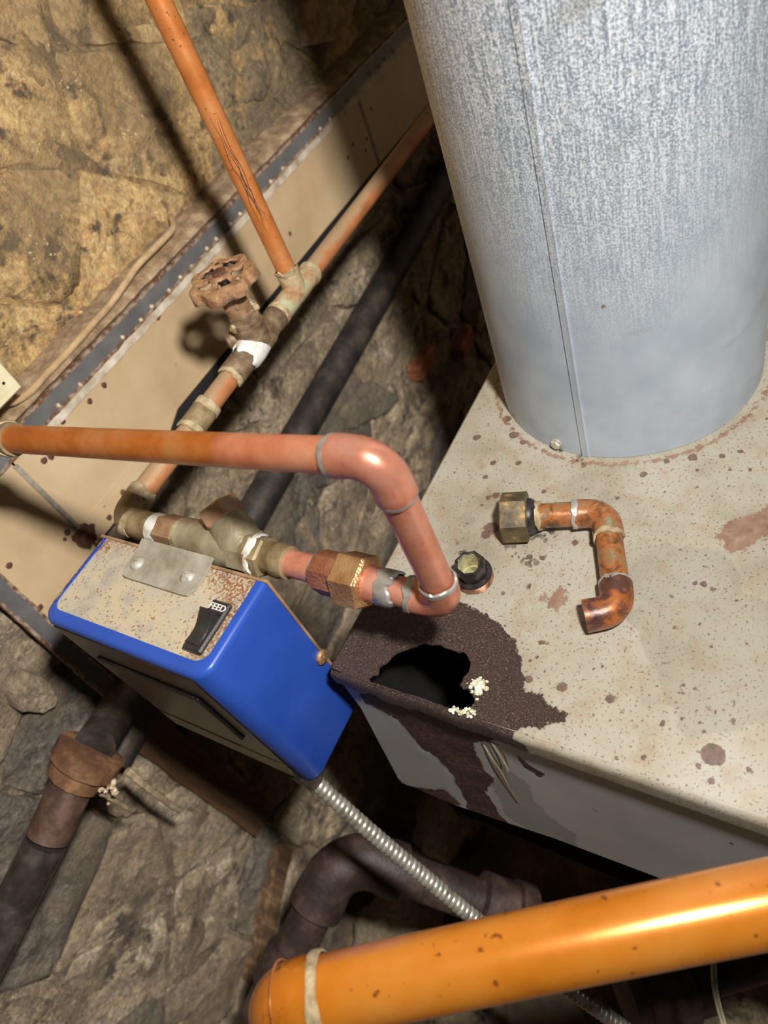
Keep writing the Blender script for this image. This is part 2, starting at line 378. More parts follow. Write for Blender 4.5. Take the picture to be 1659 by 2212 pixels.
MT['wood_old_shaded'] = k.m
k = Mat('wood_post', .8, 0.)
st = k.noise(90, 5, .6, vec=k.map((1, 1, .08)))
k.col(k.ramp(st, [(.3, S(52, 36, 22)), (.5, S(84, 60, 38)), (.7, S(124, 98, 70))])); k.bump(st, .5, .002)
MT['wood_post'] = k.m
std('floor_dirt', S(72, 58, 42), S(40, 32, 25), S(104, 88, 66), 14, .95, 0., .8, 90, .006)
std('twig_bark', S(140, 122, 94), S(98, 82, 60), S(176, 158, 128), 90, .85, 0., .6, 300)
std('cobweb', S(196, 180, 152), S(160, 140, 110), S(214, 200, 180), 200, .8, 0., 0)

# ------------------------------------------------------------------ mesh helpers
LOC = {}
def thing(name, label, cat, loc=(0, 0, 0), group=None):
    o = bpy.data.objects.new(name, None); COL.objects.link(o); o.location = loc
    o.empty_display_size = .02
    o['label'] = label; o['category'] = cat
    if group: o['group'] = group
    LOC[o.name] = Vector(loc); return o
def tag(o, label, cat, group=None):
    o['label'] = label; o['category'] = cat
    if group: o['group'] = group
    return o

class MB:
    def __init__(s): s.v = []; s.f = []; s.u = []; s.att = {}
    def add(s, vs, fs, us=None):
        b = len(s.v); s.v += [Vector(p) for p in vs]; s.f += [tuple(i + b for i in f) for f in fs]
        s.u += list(us) if us else [0.] * len(vs); return s
    def rings(s, rings, us=None, closed=True, cap0=True, cap1=True):
        n = len(rings[0]); vs = [p for r in rings for p in r]; fs = []
        for i in range(len(rings) - 1):
            for j in range(n if closed else n - 1):
                a = i * n + j; b = i * n + (j + 1) % n
                fs.append((a, b, b + n, a + n))
        if closed and cap0: fs.append(tuple(reversed(range(n))))
        if closed and cap1: fs.append(tuple(range((len(rings) - 1) * n, len(rings) * n)))
        uu = None
        if us: uu = [u for u in us for _ in range(n)]
        return s.add(vs, fs, uu)
    def box(s, a, b, bev=0.):
        x0, y0, z0 = a; x1, y1, z1 = b
        if bev <= 0:
            return s.add([(x0, y0, z0), (x1, y0, z0), (x1, y1, z0), (x0, y1, z0), (x0, y0, z1), (x1, y0, z1), (x1, y1, z1), (x0, y1, z1)],
                         [(0, 3, 2, 1), (4, 5, 6, 7), (0, 1, 5, 4), (1, 2, 6, 5), (2, 3, 7, 6), (3, 0, 4, 7)])
        def ring(z, i): return [(x0 + i, y0, z), (x1 - i, y0, z), (x1, y0 + i, z), (x1, y1 - i, z), (x1 - i, y1, z), (x0 + i, y1, z), (x0, y1 - i, z), (x0, y0 + i, z)]
        def rin(z): return [(x0 + bev, y0 + bev, z), (x1 - bev, y0 + bev, z), (x1 - bev, y0 + bev, z), (x1 - bev, y1 - bev, z), (x1 - bev, y1 - bev, z), (x0 + bev, y1 - bev, z), (x0 + bev, y1 - bev, z), (x0 + bev, y0 + bev, z)]
        return s.rings([rin(z0), ring(z0 + bev, bev), ring(z1 - bev, bev), rin(z1)])
    def build(s, name, mat, parent=None, smooth=True, angle=38, att=None, fix=True):
        off = Vector((0, 0, 0)); p = parent
        while p is not None:
            off = off + LOC.get(p.name, Vector((0, 0, 0))); p = p.parent
        me = bpy.data.meshes.new(name); me.from_pydata([v - off for v in s.v], [], s.f)
        if any(s.u):
            a = me.attributes.new('u', 'FLOAT', 'POINT'); a.data.foreach_set('value', s.u)
        for nm, vals in (att or {}).items():
            a = me.attributes.new(nm, 'FLOAT', 'POINT'); a.data.foreach_set('value', vals)
        if fix:
            bm = bmesh.new(); bm.from_mesh(me); bmesh.ops.recalc_face_normals(bm, faces=bm.faces); bm.to_mesh(me); bm.free()
        if smooth:
            me.polygons.foreach_set('use_smooth', [True] * len(me.polygons)); me.set_sharp_from_angle(angle=math.radians(angle))
        me.materials.append(MT[mat]); me.update()
        o = bpy.data.objects.new(name, me); COL.objects.link(o)
        if parent is not None: o.parent = parent
        return o

def frame_list(pts):
    T = []
    for i in range(len(pts)):
        a = pts[max(i - 1, 0)]; b = pts[min(i + 1, len(pts) - 1)]
        d = (b - a)
        T.append(d.normalized() if d.length > 1e-9 else (T[-1] if T else Vector((0, 0, 1))))
    n = T[0].orthogonal().normalized(); out = []
    for i, t in enumerate(T):
        if i:
            q = T[i - 1].rotation_difference(t); n = (q @ n)
        n = (n - t * n.dot(t)).normalized(); out.append((t, n, t.cross(n)))
    return out
def sweep(mb, pts, rad, seg=28, caps=(True, True), wob=None):
    pts = [Vector(p) for p in pts]; fr = frame_list(pts)
    if not hasattr(rad, '__len__'): rad = [rad] * len(pts)
    rings = []; us = []; u = 1e-6
    for i, (p, (t, n, b), r) in enumerate(zip(pts, fr, rad)):
        if i: u += (pts[i] - pts[i - 1]).length
        ring = []
        for j in range(seg):
            a = 2 * math.pi * j / seg; rr = r * (1 + (wob(u, a) if wob else 0))
            ring.append(p + (n * math.cos(a) + b * math.sin(a)) * rr)
        rings.append(ring); us.append(u)
    mb.rings(rings, us, cap0=caps[0], cap1=caps[1]); return mb
def lin(a, b, n): a = Vector(a); b = Vector(b); return [a.lerp(b, i / n) for i in range(n + 1)]
def bend(A, B, C, r, n=12):
    """points from A round corner B to C with bend radius r"""
    A, B, C = Vector(A), Vector(B), Vector(C); d1 = (A - B).normalized(); d2 = (C - B).normalized()
    th = d1.angle(d2); tl = r / math.tan(th / 2); tl = min(tl, (A - B).length * .98, (C - B).length * .98); r = tl * math.tan(th / 2)
    ctr = B + (d1 + d2).normalized() * (r / math.sin(th / 2)); s0 = B + d1 * tl; s1 = B + d2 * tl
    v0 = s0 - ctr; v1 = s1 - ctr; ax = v0.cross(v1).normalized(); tot = v0.angle(v1)
    arc = [ctr + (Matrix.Rotation(tot * i / n, 3, ax) @ v0) for i in range(n + 1)]
    return [A, A.lerp(s0, .5)] + arc + [C.lerp(s1, .5), C]
def revolve(mb, origin, axis, prof, seg=32, x0=None, caps=(True, True)):
    """prof: list of (distance along axis, radius)"""
    o = Vector(origin); t = Vector(axis).normalized(); n = (Vector(x0) - t * Vector(x0).dot(t)).normalized() if x0 else t.orthogonal().normalized(); b = t.cross(n)
    rings = [[o + t * d + (n * math.cos(2 * math.pi * j / seg) + b * math.sin(2 * math.pi * j / seg)) * r for j in range(seg)] for d, r in prof]
    mb.rings(rings, cap0=caps[0], cap1=caps[1]); return mb
def hexnut(mb, origin, axis, L, r, ch=.0012, x0=None, hole=0.):
    prof = [(0, r * .9), (ch, r), (L - ch, r), (L, r * .9)]
    if hole: prof = [(0, hole)] + prof + [(L, hole)]
    return revolve(mb, origin, axis, prof, 6, x0)
def sleeve(mb, a, b, r, jag=.0015, seg=36, seed=0, th=.0005, arc=None):
    """a thin irregular collar of solder or dust round a pipe from a to b"""
    a, b = Vector(a), Vector(b); t = (b - a).normalized(); n = t.orthogonal().normalized(); bb = t.cross(n); L = (b - a).length
    rings = []
    for k, (f, rr) in enumerate([(0, r - .0004), (.12, r + th), (.5, r + th * 1.3), (.88, r + th), (1, r - .0004)]):
        ring = []
        for j in range(seg):
            ang = 2 * math.pi * j / seg; c, s_ = math.cos(ang), math.sin(ang)
            e0 = mn.fractal(Vector((c * .9, s_ * .9, seed * 3.1)), .7, 2.2, 3) * jag * .8; e1 = mn.fractal(Vector((c * .9 + 5, s_ * .9, seed * 3.1 + 9)), .7, 2.2, 3) * jag * .8
            d = (1 - f) * e0 + f * (L + e1)
            w = rr + th * .5 * mn.noise(Vector((c * 3, s_ * 3, seed + f * 3)))
            ring.append(a + t * d + (n * c + bb * s_) * w)
        rings.append(ring)
    mb.rings(rings, cap0=False, cap1=False); return mb
def blob(mb, c, rx, ry, rz, seed=0, amp=.25, seg=12, rg=8, fr=1.6):
    c = Vector(c); vs = []; fs = []
    for i in range(rg + 1):
        th = math.pi * i / rg
        for j in range(seg):
            ph = 2 * math.pi * j / seg
            d = Vector((math.sin(th) * math.cos(ph), math.sin(th) * math.sin(ph), math.cos(th)))
            m = 1 + amp * mn.noise(d * fr + Vector((seed * 7.3, seed * 1.7, 0)))
            vs.append(c + Vector((d.x * rx, d.y * ry, d.z * rz)) * m)
    for i in range(rg):
        for j in range(seg):
            a = i * seg + j; b = i * seg + (j + 1) % seg; fs.append((a, a + seg, b + seg, b))
    return mb.add(vs, fs)

def in_poly(p, poly):
    x, y = p; c = False; n = len(poly)
    for i in range(n):
        x0, y0 = poly[i]; x1, y1 = poly[i - 1]
        if (y0 > y) != (y1 > y) and x < (x1 - x0) * (y - y0) / (y1 - y0) + x0: c = not c
    return c
def sd_polys(P, polys, lim=.04):
    """signed distance, positive inside, of points P (n,2) to the union of polygons"""
    out = np.full(len(P), -lim)
    for poly in polys:
        q = np.array(poly); d = np.full(len(P), 1e9); ins = np.zeros(len(P), bool); m = len(q)
        for i in range(m):
            a = q[i - 1]; b = q[i]; ab = b - a; t = np.clip(((P - a) @ ab) / max(ab @ ab, 1e-12), 0, 1)
            d = np.minimum(d, np.hypot(*(P - (a + t[:, None] * ab)).T))
            cond = (a[1] > P[:, 1]) != (b[1] > P[:, 1])
            with np.errstate(divide='ignore', invalid='ignore'):
                xi = (b[0] - a[0]) * (P[:, 1] - a[1]) / (b[1] - a[1]) + a[0]
            ins ^= cond & (P[:, 0] < xi)
        out = np.maximum(out, np.where(ins, d, -d))
    return np.clip(out, -lim, lim)
def sd_circ(P, circ, lim=.04):
    out = np.full(len(P), -lim)
    for (x, y, r) in circ: out = np.maximum(out, r - np.hypot(P[:, 0] - x, P[:, 1] - y))
    return np.clip(out, -lim, lim)

# ================================================================== THE SETTING
YW = 0.60
def struct(o): o['kind'] = 'structure'; return o

# wall_left: mortar bed with rubble stones set in it
def grid_wall(x0, x1, z0, z1, y, st, amp, fr):
    nx = int((x1 - x0) / st); nz = int((z1 - z0) / st); mb = MB(); vs = []; fs = []
    for i in range(nz + 1):
        for j in range(nx + 1):
            x = x0 + (x1 - x0) * j / nx; z = z0 + (z1 - z0) * i / nz
            d = mn.fractal(Vector((x * fr, 3.3, z * fr)), .8, 2.1, 5) * amp
            vs.append((x, y - d, z))
    for i in range(nz):
        for j in range(nx):
            a = i * (nx + 1) + j; fs.append((a, a + 1, a + nx + 2, a + nx + 1))
    mb.add(vs, fs); return mb
wall = struct(grid_wall(-.75, 1.95, 1.07, 2.0, YW, .009, .006, 9).build('wall_left', 'mortar_tan', fix=False))
wall['label'] = 'rough golden rubble stone wall behind the pipes'
wlow = struct(grid_wall(-.75, 1.95, 0.0, 1.07, YW, .011, .009, 9).build('wall_left_lower', 'mortar_grey', fix=False))
wlow['label'] = 'dim grey rubble stone wall below the tan steel band'

def clip_cell(c, others, box):
    poly = [Vector(p) for p in [(box[0], box[2]), (box[1], box[2]), (box[1], box[3]), (box[0], box[3])]]
    for o in others:
        if o is c: continue
        m = (c + o) / 2; n = o - c; out = []
        for i in range(len(poly)):
            a, b = poly[i - 1], poly[i]; da = (a - m).dot(n); db = (b - m).dot(n)
            if (da <= 0) != (db <= 0): out.append(a.lerp(b, da / (da - db)))
            if db <= 0: out.append(b)
        poly = out
        if not poly: break
    return poly
def stone(poly, y, seed, parent, mat, prot=.006, name='stone', gap=.0018, rough=.006):
    c = sum(poly, Vector((0, 0))) / len(poly)
    q = []
    for p in poly:
        d = p - c; q.append(c + d * max(.3, 1 - gap / max(d.length, .01) * 1.5))
    q = [v for i in range(len(q)) for v in (q[i - 1].lerp(q[i], .14), q[i - 1].lerp(q[i], .86))]
    while len(q) < 40: q = [v for i in range(len(q)) for v in (q[i - 1], q[i - 1].lerp(q[i], .5))]
    q = [v + Vector((mn.noise(Vector((v.x * 70, seed, v.y * 70))), mn.noise(Vector((v.x * 70, seed + 5, v.y * 70))))) * .004 for v in q]
    rings = []
    for f, dy in [(1.0, .022), (1.0, .002 - prot * .3), (.975, -prot), (.9, -prot * 1.15), (.8, -prot * 1.2), (.68, -prot * 1.25), (.55, -prot * 1.3), (.42, -prot * 1.3), (.28, -prot * 1.3), (.14, -prot * 1.3)]:
        ring = []
        for p in q:
            v = c + (p - c) * f
            n1 = mn.fractal(Vector((v.x * 26 + seed, seed * 2.7, v.y * 26)), .7, 2.1, 5)
            w = mn.noise(Vector((v.x * 45 + seed * 3, 1.3, v.y * 45))) * .002
            ring.append((v.x + w, y + dy - (n1 * rough if f < 1 else 0), v.y + w))
        rings.append(ring)
    mb = MB(); mb.rings(rings, cap0=False, cap1=True)
    return mb.build(name, mat, parent, angle=60)
rs = random.Random(11)
def rubble(x0, x1, z0, z1, dx, dz, parent, mats, prot, keep, rough, y=YW):
    seeds = []; z = z0; row = 0
    while z < z1 + dz:
        x = x0 + (row % 2) * dx * .5
        while x < x1 + dx:
            seeds.append(Vector((x + rs.uniform(-.3, .3) * dx, z + rs.uniform(-.3, .3) * dz))); x += dx * rs.uniform(.75, 1.3)
        z += dz; row += 1
    n = 0
    for s in seeds:
        near = sorted(seeds, key=lambda o: (o - s).length)[:16]
        poly = clip_cell(s, near, (x0 - .05, x1 + .05, z0, z1))
        if len(poly) < 3: continue
        c = sum(poly, Vector((0, 0))) / len(poly)
        px = proj((c.x, y, c.y))
        if not (-170 < px[0] < 1500 and -190 < px[1] < 2330) or not keep(px): continue
        stone(poly, y, rs.uniform(0, 90), parent, rs.choice(mats(px)), prot * rs.uniform(.3, 1.3), rough=rough); n += 1
    return n
rubble(.05, 1.6, 1.09, 1.62, .17, .085, wall, lambda p: ['stone_golden'] if p[0] < 400 else ['stone_brown'] * 3 + ['stone_golden'], .003, lambda p: True, .007)
rubble(-.4, 1.75, .02, 1.05, .17, .10, wlow, lambda p: ['stone_grey'] * 4 + ['stone_slate'], .006, lambda p: not (p[0] > 950 and p[1] > 1500), .009)

# bricks in the lower wall
for (px, py, w, hh, rot) in [(915, 783, .072, .030, .06), (1000, 742, .06, .03, -.05)]:
    c = ony(px, py, YW - .012); mb = MB(); mb.box((-w / 2, -.012, -hh / 2), (w / 2, .03, hh / 2), .004)
    for v in mb.v:
        v += Vector((mn.noise(v * 60), mn.noise(v * 60 + Vector((3, 0, 0))), mn.noise(v * 60 + Vector((0, 5, 0))))) * .003
        v.rotate(Matrix.Rotation(rot, 3, 'Y')); v += c
    mb.build('brick', 'brick_red', wlow)
# flat slate beside the brick
slp = [ony(x, y, YW - .006) for x, y in [(720, 890), (790, 820), (850, 850), (852, 872), (800, 905), (748, 930)]]
stone([Vector((p.x, p.z)) for p in slp], YW - .004, 3.3, wlow, 'stone_slate', .012, gap=.001, rough=.002)
slp = [ony(x, y, YW - .006) for x, y in [(0, 1480), (30, 1440), (75, 1445), (112, 1490), (100, 1515), (70, 1528), (10, 1532)]]
stone([Vector((p.x, p.z)) for p in slp], YW - .006, 5.3, wlow, 'stone_grey', .016, gap=.001, rough=.004)

# far dark end wall and floor
mb = grid_wall(-.75, 1.95, 0, 2.0, 0, .05, .015, 6)
for v in mb.v: v.x, v.y = 1.95 + v.y, .65 - (v.x + .75)
struct(mb.build('wall_back', 'mortar_grey', fix=False))['label'] = 'dark stone end wall behind the flue'
mb = MB(); n = 70; vs = []; fs = []
for i in range(n + 1):
    for j in range(n + 1):
        x = -.75 + 2.75 * j / n; y = -2.05 + 2.7 * i / n
        vs.append((x, y, -abs(mn.fractal(Vector((x * 8, y * 8, 1)), .8, 2.1, 4)) * .012))
for i in range(n):
    for j in range(n): a = i * (n + 1) + j; fs.append((a, a + 1, a + n + 2, a + n + 1))
mb.add(vs, fs); struct(mb.build('floor', 'floor_dirt', fix=False))['label'] = 'dirty basement floor'

# ================================================================== BOILER
XF, YL = .120, .232                      # front edge and left edge of the jacket top
XB, YR = .86, -.42
boiler = thing('boiler', 'grey sheet-metal boiler with rusted top corner and ragged hole under the flue pipe', 'boiler', (.49, -.09, 0))
def top_px(l): return [(p.x, p.y) for p in (onz(x, y, TOP) for x, y in l)]
hole = top_px([(797, 1465), (806, 1459), (816, 1456), (817, 1446), (822, 1437), (832, 1433), (841, 1427), (848, 1418), (857, 1411), (876, 1404), (899, 1395), (918, 1390), (934, 1393), (950, 1393),
               (962, 1400), (976, 1403), (988, 1408), (1001, 1408), (1008, 1414), (1011, 1421), (1016, 1429), (1017, 1437), (1013, 1448), (1009, 1456), (1001, 1463), (998, 1472), (994, 1480), (999, 1487), (1008, 1488), (1017, 1494),
               (1020, 1502), (1026, 1510), (1024, 1519), (1020, 1526), (1010, 1530), (1001, 1533), (988, 1531), (976, 1529), (963, 1526), (950, 1521), (925, 1514), (899, 1504), (872, 1497), (848, 1488), (830, 1486), (816, 1481), (804, 1478)])
rust_poly = top_px([(700, 1430), (732, 1400), (739, 1389), (750, 1366), (761, 1344), (784, 1315), (815, 1295), (860, 1285), (940, 1288), (985, 1295), (1007, 1302), (1027, 1315), (1046, 1325), (1065, 1337), (1080, 1349), (1094, 1363), (1108, 1381), (1116, 1401), (1125, 1424), (1129, 1446), (1131, 1470), (1135, 1497),
                    (1150, 1490), (1167, 1497), (1180, 1513), (1192, 1526), (1205, 1535), (1234, 1542), (1221, 1558), (1183, 1564), (1167, 1574), (1132, 1571), (1119, 1582), (1124, 1640), (900, 1640), (700, 1530)])
red_polys = [top_px([(1541, 1160), (1573, 1126), (1600, 1118), (1626, 1109), (1665, 1088), (1700, 1080), (1700, 1140), (1659, 1159), (1638, 1170), (1594, 1194), (1576, 1203), (1566, 1182)]),
             top_px([(1190, 1282), (1215, 1262), (1228, 1280), (1222, 1310), (1200, 1325), (1182, 1312), (1172, 1295)]),
             top_px([(1160, 1288), (1180, 1282), (1188, 1296), (1172, 1303)])]
def circ(l):
    out = []
    for x, y, r in l:
        a = onz(x, y, TOP); b = onz(x + r, y, TOP); out.append((a.x, a.y, (a - b).length * .85))
    return out
spots = circ([(1540, 1630, 34), (1509, 1654, 10), (1214, 1484, 15), (1318, 1510, 14), (1520, 1262, 11), (1539, 1274, 9), (1390, 1636, 9), (1142, 1467, 12), (1061, 1141, 20), (1050, 1155, 14), (1072, 1070, 11), (1055, 1075, 8),
              (1242, 1172, 10), (1172, 1205, 9), (1440, 996, 10), (1496, 988, 14), (1390, 1025, 11), (1430, 1565, 9), (1522, 1225, 7), (1590, 1297, 6), (1457, 1355, 6), (1512, 1348, 7), (1536, 1396, 6), (1585, 1556, 8), (1432, 1560, 6), (1030, 945, 11), (1120, 1000, 9), (1048, 1030, 8),
              (1065, 1000, 9), (1175, 1062, 8), (1087, 1282, 7), (1565, 1536, 7), (1610, 1480, 8), (1643, 1460, 6), (1250, 1310, 6), (1180, 1390, 7), (1258, 1345, 6), (1160, 1420, 6), (1385, 1320, 5), (1350, 1400, 5), (1300, 1440, 6), (1095, 905, 12), (1110, 940, 13), (1130, 955, 10), (1560, 985, 10), (1600, 975, 9)])
damp_polys = [top_px([(1345, 1235), (1370, 1210), (1440, 1172), (1500, 1180), (1560, 1188), (1585, 1215), (1606, 1245), (1608, 1280), (1640, 1290), (1700, 1310), (1700, 1560), (1480, 1600), (1400, 1420), (1350, 1330)]),
              top_px([(985, 1120), (1010, 1105), (1050, 1120), (1030, 1130), (1000, 1135)]), top_px([(1025, 1075), (1060, 1060), (1085, 1080), (1060, 1100), (1040, 1095)])]
# jacket top as a triangulated sheet with the real hole cut out
st = .0014
fx1 = XF + round(.44 / st) * st; fy0 = YL - round(.39 / st) * st
px1 = XF + round(.115 / st) * st; py0 = YL - round(.168 / st) * st       # patch round the hole
pts = [Vector((XF + i * st, YL - j * st)) for i in range(round((px1 - XF) / st) + 1) for j in range(round((YL - py0) / st) + 1)]
hv = []
for i in range(len(hole)):                     # subdivide and roughen the ragged rim
    a = Vector(hole[i - 1]); b = Vector(hole[i]); m = max(2, int((b - a).length / .0011))
    for t in range(m):
        p = a.lerp(b, t / m); w = mn.noise(Vector((p.x * 700, p.y * 700, 0))) * .0007
        hv.append(p + Vector((w, mn.noise(Vector((p.x * 700, p.y * 700, 9))) * .0007)))
pts = [p for p in pts if not in_poly(p, [tuple(h) for h in hv])]
nb = len(pts); allp = pts + hv
edges = [(nb + i, nb + (i + 1) % len(hv)) for i in range(len(hv))]
V2, _, F2, _, _, _ = delaunay_2d_cdt(allp, edges, [], 0, 1e-7)
hpoly = [tuple(h) for h in hv]
F3 = []
for f in F2:
    c = sum((V2[i] for i in f), Vector((0, 0))) / 3
    if .1 < c.x < .25 and c.y > .08 and in_poly(c, hpoly): continue
    F3.append(f)
NP = len(V2); V2 = [Vector(v) for v in V2]; Q4 = []
nxg = round((fx1 - XF) / st); nyg = round((YL - fy0) / st); idx = {}
for i in range(nxg + 1):
    for j in range(nyg + 1):
        x = XF + i * st; y = YL - j * st
        if x < px1 - 1e-6 and y > py0 + 1e-6: continue
        idx[(i, j)] = len(V2); V2.append(Vector((x, y)))
for i in range(nxg):
    for j in range(nyg):
        q_ = [(i, j), (i, j + 1), (i + 1, j + 1), (i + 1, j)]
        if all(c in idx for c in q_) and not (XF + (i + .5) * st < px1 and YL - (j + .5) * st > py0): Q4.append(tuple(idx[c] for c in q_))
for (x0, x1, y0, y1) in [(fx1, XB, fy0, YL), (XF, XB, YR, fy0)]:
    b_ = len(V2); V2 += [Vector((x0, y0)), Vector((x1, y0)), Vector((x1, y1)), Vector((x0, y1))]; Q4.append((b_, b_ + 1, b_ + 2, b_ + 3))
P = np.array([(v.x, v.y) for v in V2])
rsp = random.Random(21); small = []
for _ in range(230):
    px, py = rsp.uniform(960, 1659), rsp.uniform(830, 1720); c_ = onz(px, py, TOP)
    small.append((c_.x, c_.y, rsp.uniform(.0004, .0013) * (1.5 if rsp.random() < .12 else 1)))
rust = sd_polys(P, [rust_poly]); spot = sd_circ(P, spots + small); damp = sd_polys(P, damp_polys); red = sd_polys(P, red_polys)
FLC = np.array([.4037, .1309]); FLR = .089
ringd = .010 - np.abs(np.hypot(*(P - FLC).T) - FLR - .006)
red = np.maximum(red, np.clip(ringd - .0085, -.04, .04))
mb = MB(); zz = []
for (x, y), r_ in zip(P, rust):
    sag = 0.
    if r_ > -.01: sag = mn.noise(Vector((x * 60, y * 60, 2))) * .0012 * min(1, max(0, (r_ + .01) / .02))
    zz.append(TOP + sag)
nv = len(P)
mb.add([(x, y, z) for (x, y), z in zip(P, zz)], F3 + Q4)
# real sheet thickness
mb.add([(x, y, z - .0014) for (x, y), z in zip(P, zz)], [tuple(reversed(f)) for f in F3 + Q4])
from collections import Counter
ec = Counter(); dirn = {}
for f in F3:
    for i in range(3):
        a, b = f[i], f[(i + 1) % 3]; ec[(min(a, b), max(a, b))] += 1; dirn[(min(a, b), max(a, b))] = (a, b)
for e_, c_ in ec.items():
    if c_ == 1: a, b = dirn[e_]; mb.f.append((b, a, a + nv, b + nv))
two = lambda a: list(a) + list(a)
jt = mb.build('jacket_top', 'boiler_top_paint', boiler, angle=30, att={'rust': two(rust), 'spot': two(spot), 'damp': two(damp), 'red': two(red)}, fix=False)
jt['label'] = 'speckled beige boiler top with dark rust patch and ragged hole'

# folded front lip
prof = [(XF, TOP - .0002), (XF - .0014, TOP - .0007), (XF - .0026, TOP - .0018), (XF - .0034, TOP - .0034), (XF - .0037, TOP - .0055), (XF - .0037, TOP - .0155), (XF - .0022, TOP - .0158)]
ys = list(np.arange(YL, -.2, -.003)) + list(np.arange(-.2, YR, -.03)) + [YR]
rings = []; ra = []
for y in ys:
    rt = y > .105; bite = 0
    if y > .12: bite = max(0, mn.noise(Vector((y * 90, 4, 0))) * .010 + .002) * min(1, (y - .12) / .03)
    rings.append([(x + mn.noise(Vector((y * 50, x * 500, 1))) * (.0012 if rt else .0002), y, max(z, TOP - .0158 + bite)) for x, z in prof])
    ra += [(y - .112) * 1.0 + (.006 if i > 3 else 0) for i in range(len(prof))]
mb = MB(); mb.rings(rings, closed=False)
z0 = [-.04] * len(mb.v)
mb.build('front_lip', 'boiler_top_paint', boiler, angle=50, att={'rust': list(np.clip(ra, -.04, .04)), 'spot': z0, 'damp': z0, 'red': z0}, fix=False)
# folded left lip
rings = []
for x in list(np.arange(XF, .6, .01)) + [XB]:
    rings.append([(x, YL, TOP - .0002), (x, YL + .0018, TOP - .0012), (x, YL + .0026, TOP - .004), (x, YL + .0026, TOP - .018)])
mb = MB(); mb.rings(rings, closed=False); z0 = [-.04] * len(mb.v)
mb.build('side_lip', 'boiler_top_paint', boiler, angle=50, att={'rust': [(.19 - v.x) for v in mb.v], 'spot': z0, 'damp': z0, 'red': z0}, fix=False)

# front panel (jacket band below the lip), its lower edge cut as in the photograph
XP = XF + .001
TILT = .083                                   # the panel leans out towards its lower edge
def xp(z): return XP - TILT * max(0, TOP - .012 - z)
def onfront(px, py):
    r = ray(px, py); t = (XP - TILT * (TOP - .012) - (CAM[0] - TILT * CAM[2])) / (r[0] - TILT * r[2]); return Vector(CAM + r * t)
def fp(l): return [(p.y, p.z) for p in (onfront(x, y) for x, y in l)]
outline = [(.2345, TOP - .012)] + fp([(780, 1530), (822, 1610), (865, 1690), (1000, 1745), (1200, 1812), (1460, 1910)]) + [(-.12, .83), (YR, .83), (YR, TOP - .012)]
rustf = fp([(735, 1425), (790, 1520), (829, 1536), (861, 1558), (886, 1587), (912, 1619), (944, 1638), (975, 1673), (1000, 1720), (1012, 1760), (1110, 1790), (1076, 1755), (1052, 1712), (1067, 1681), (1045, 1660), (1035, 1643), (1024, 1603), (1080, 1600), (1170, 1622), (1160, 1590), (900, 1500)])
rustf2 = fp([(1115, 1630), (1130, 1640), (1175, 1672), (1165, 1680), (1135, 1660)])
rustf3 = fp([(860, 1680), (885, 1700), (960, 1705), (1000, 1740), (940, 1735), (865, 1700)])
dampf = fp([(1060, 1690), (1100, 1660), (1150, 1700), (1180, 1760), (1240, 1800), (1260, 1850), (1150, 1800), (1090, 1760)])
gp = []
ymin = min(p[0] for p in outline); ymax = max(p[0] for p in outline); zmin = min(p[1] for p in outline)
for y in np.arange(-.06, ymax, .003):
    for z in np.arange(zmin, TOP - .012, .003):
        if in_poly((y, z), outline): gp.append(Vector((y, z)))
nb = len(gp); ov = []
for i in range(len(outline)):
    a = Vector(outline[i - 1]); b = Vector(outline[i]); m = max(2, int((b - a).length / .006))
    for t in range(m):
        p = a.lerp(b, t / m)
        ov.append(p)
V2, _, F2, _, _, _ = delaunay_2d_cdt(gp + ov, [(nb + i, nb + (i + 1) % len(ov)) for i in range(len(ov))], [], 1, 1e-7)
P = np.array([(v.x, v.y) for v in V2]); rf = sd_polys(P, [rustf, rustf2, rustf3]); df = sd_polys(P, [dampf])
mb = MB(); nv = len(P)
mb.add([(xp(z) + mn.noise(Vector((y * 50, z * 50, 0))) * .001 * (r_ > 0), y, z) for (y, z), r_ in zip(P, rf)], [tuple(f) for f in F2])
mb.add([(xp(z) + .0015, y, z) for (y, z) in P], [tuple(reversed(f)) for f in F2])
mb.build('jacket_front', 'boiler_front_paint', boiler, angle=30, att={'rust': two(rf), 'damp': two(df)}, fix=True)['label'] = 'dark grey boiler front panel with a rust run'
# side panel, back, right and inner casting
mb = MB(); rings = []
zbl = onfront(865, 1690).z + .002
for z in list(np.arange(TOP - .016, zbl + .004, -.006)) + [zbl]:
    rings.append([(x if x > .13 else xp(z) + .002, YL + .001, z) for x in list(np.arange(XF + .002, .5, .01)) + [XB]])
mb.rings(rings, closed=False)
sr = [(.20 - v.x) * .4 + (v.z - .93) * .3 for v in mb.v]
mb.build('jacket_side', 'boiler_front_paint', boiler, att={'rust': list(np.clip(sr, -.04, .04)), 'damp': [-.04] * len(mb.v)}, fix=True)
mb = MB(); mb.box((XB - .002, YR, .83), (XB, YL, TOP - .002)); mb.build('jacket_back', 'boiler_front_paint', boiler, att={'rust': [-.04] * 8, 'damp': [-.04] * 8})
mb = MB(); mb.box((XF + .003, YR, .83), (XB, YR + .002, TOP - .002)); mb.build('jacket_right', 'boiler_front_paint', boiler, att={'rust': [-.04] * 8, 'damp': [-.04] * 8})
mb = MB(); mb.box((XF + .0028, YL - .30, .84), (XF + .0040, YL - .004, TOP - .017)); mb.box((XF + .006, YL - .007, .70), (XB - .01, YL - .004, TOP - .012)); mb.box((XF + .009, YL - .30, .700), (.45, YL - .007, .703)); mb.build('dark_backing', 'iron_and_hole_black', boiler)  # added black sheets that keep the view into the hole dark
mb = MB(); mb.box((.24, YR + .03, 0), (XB - .03, YL - .05, TOP - .13), .01); mb.build('boiler_block', 'iron_and_hole_black', boiler)
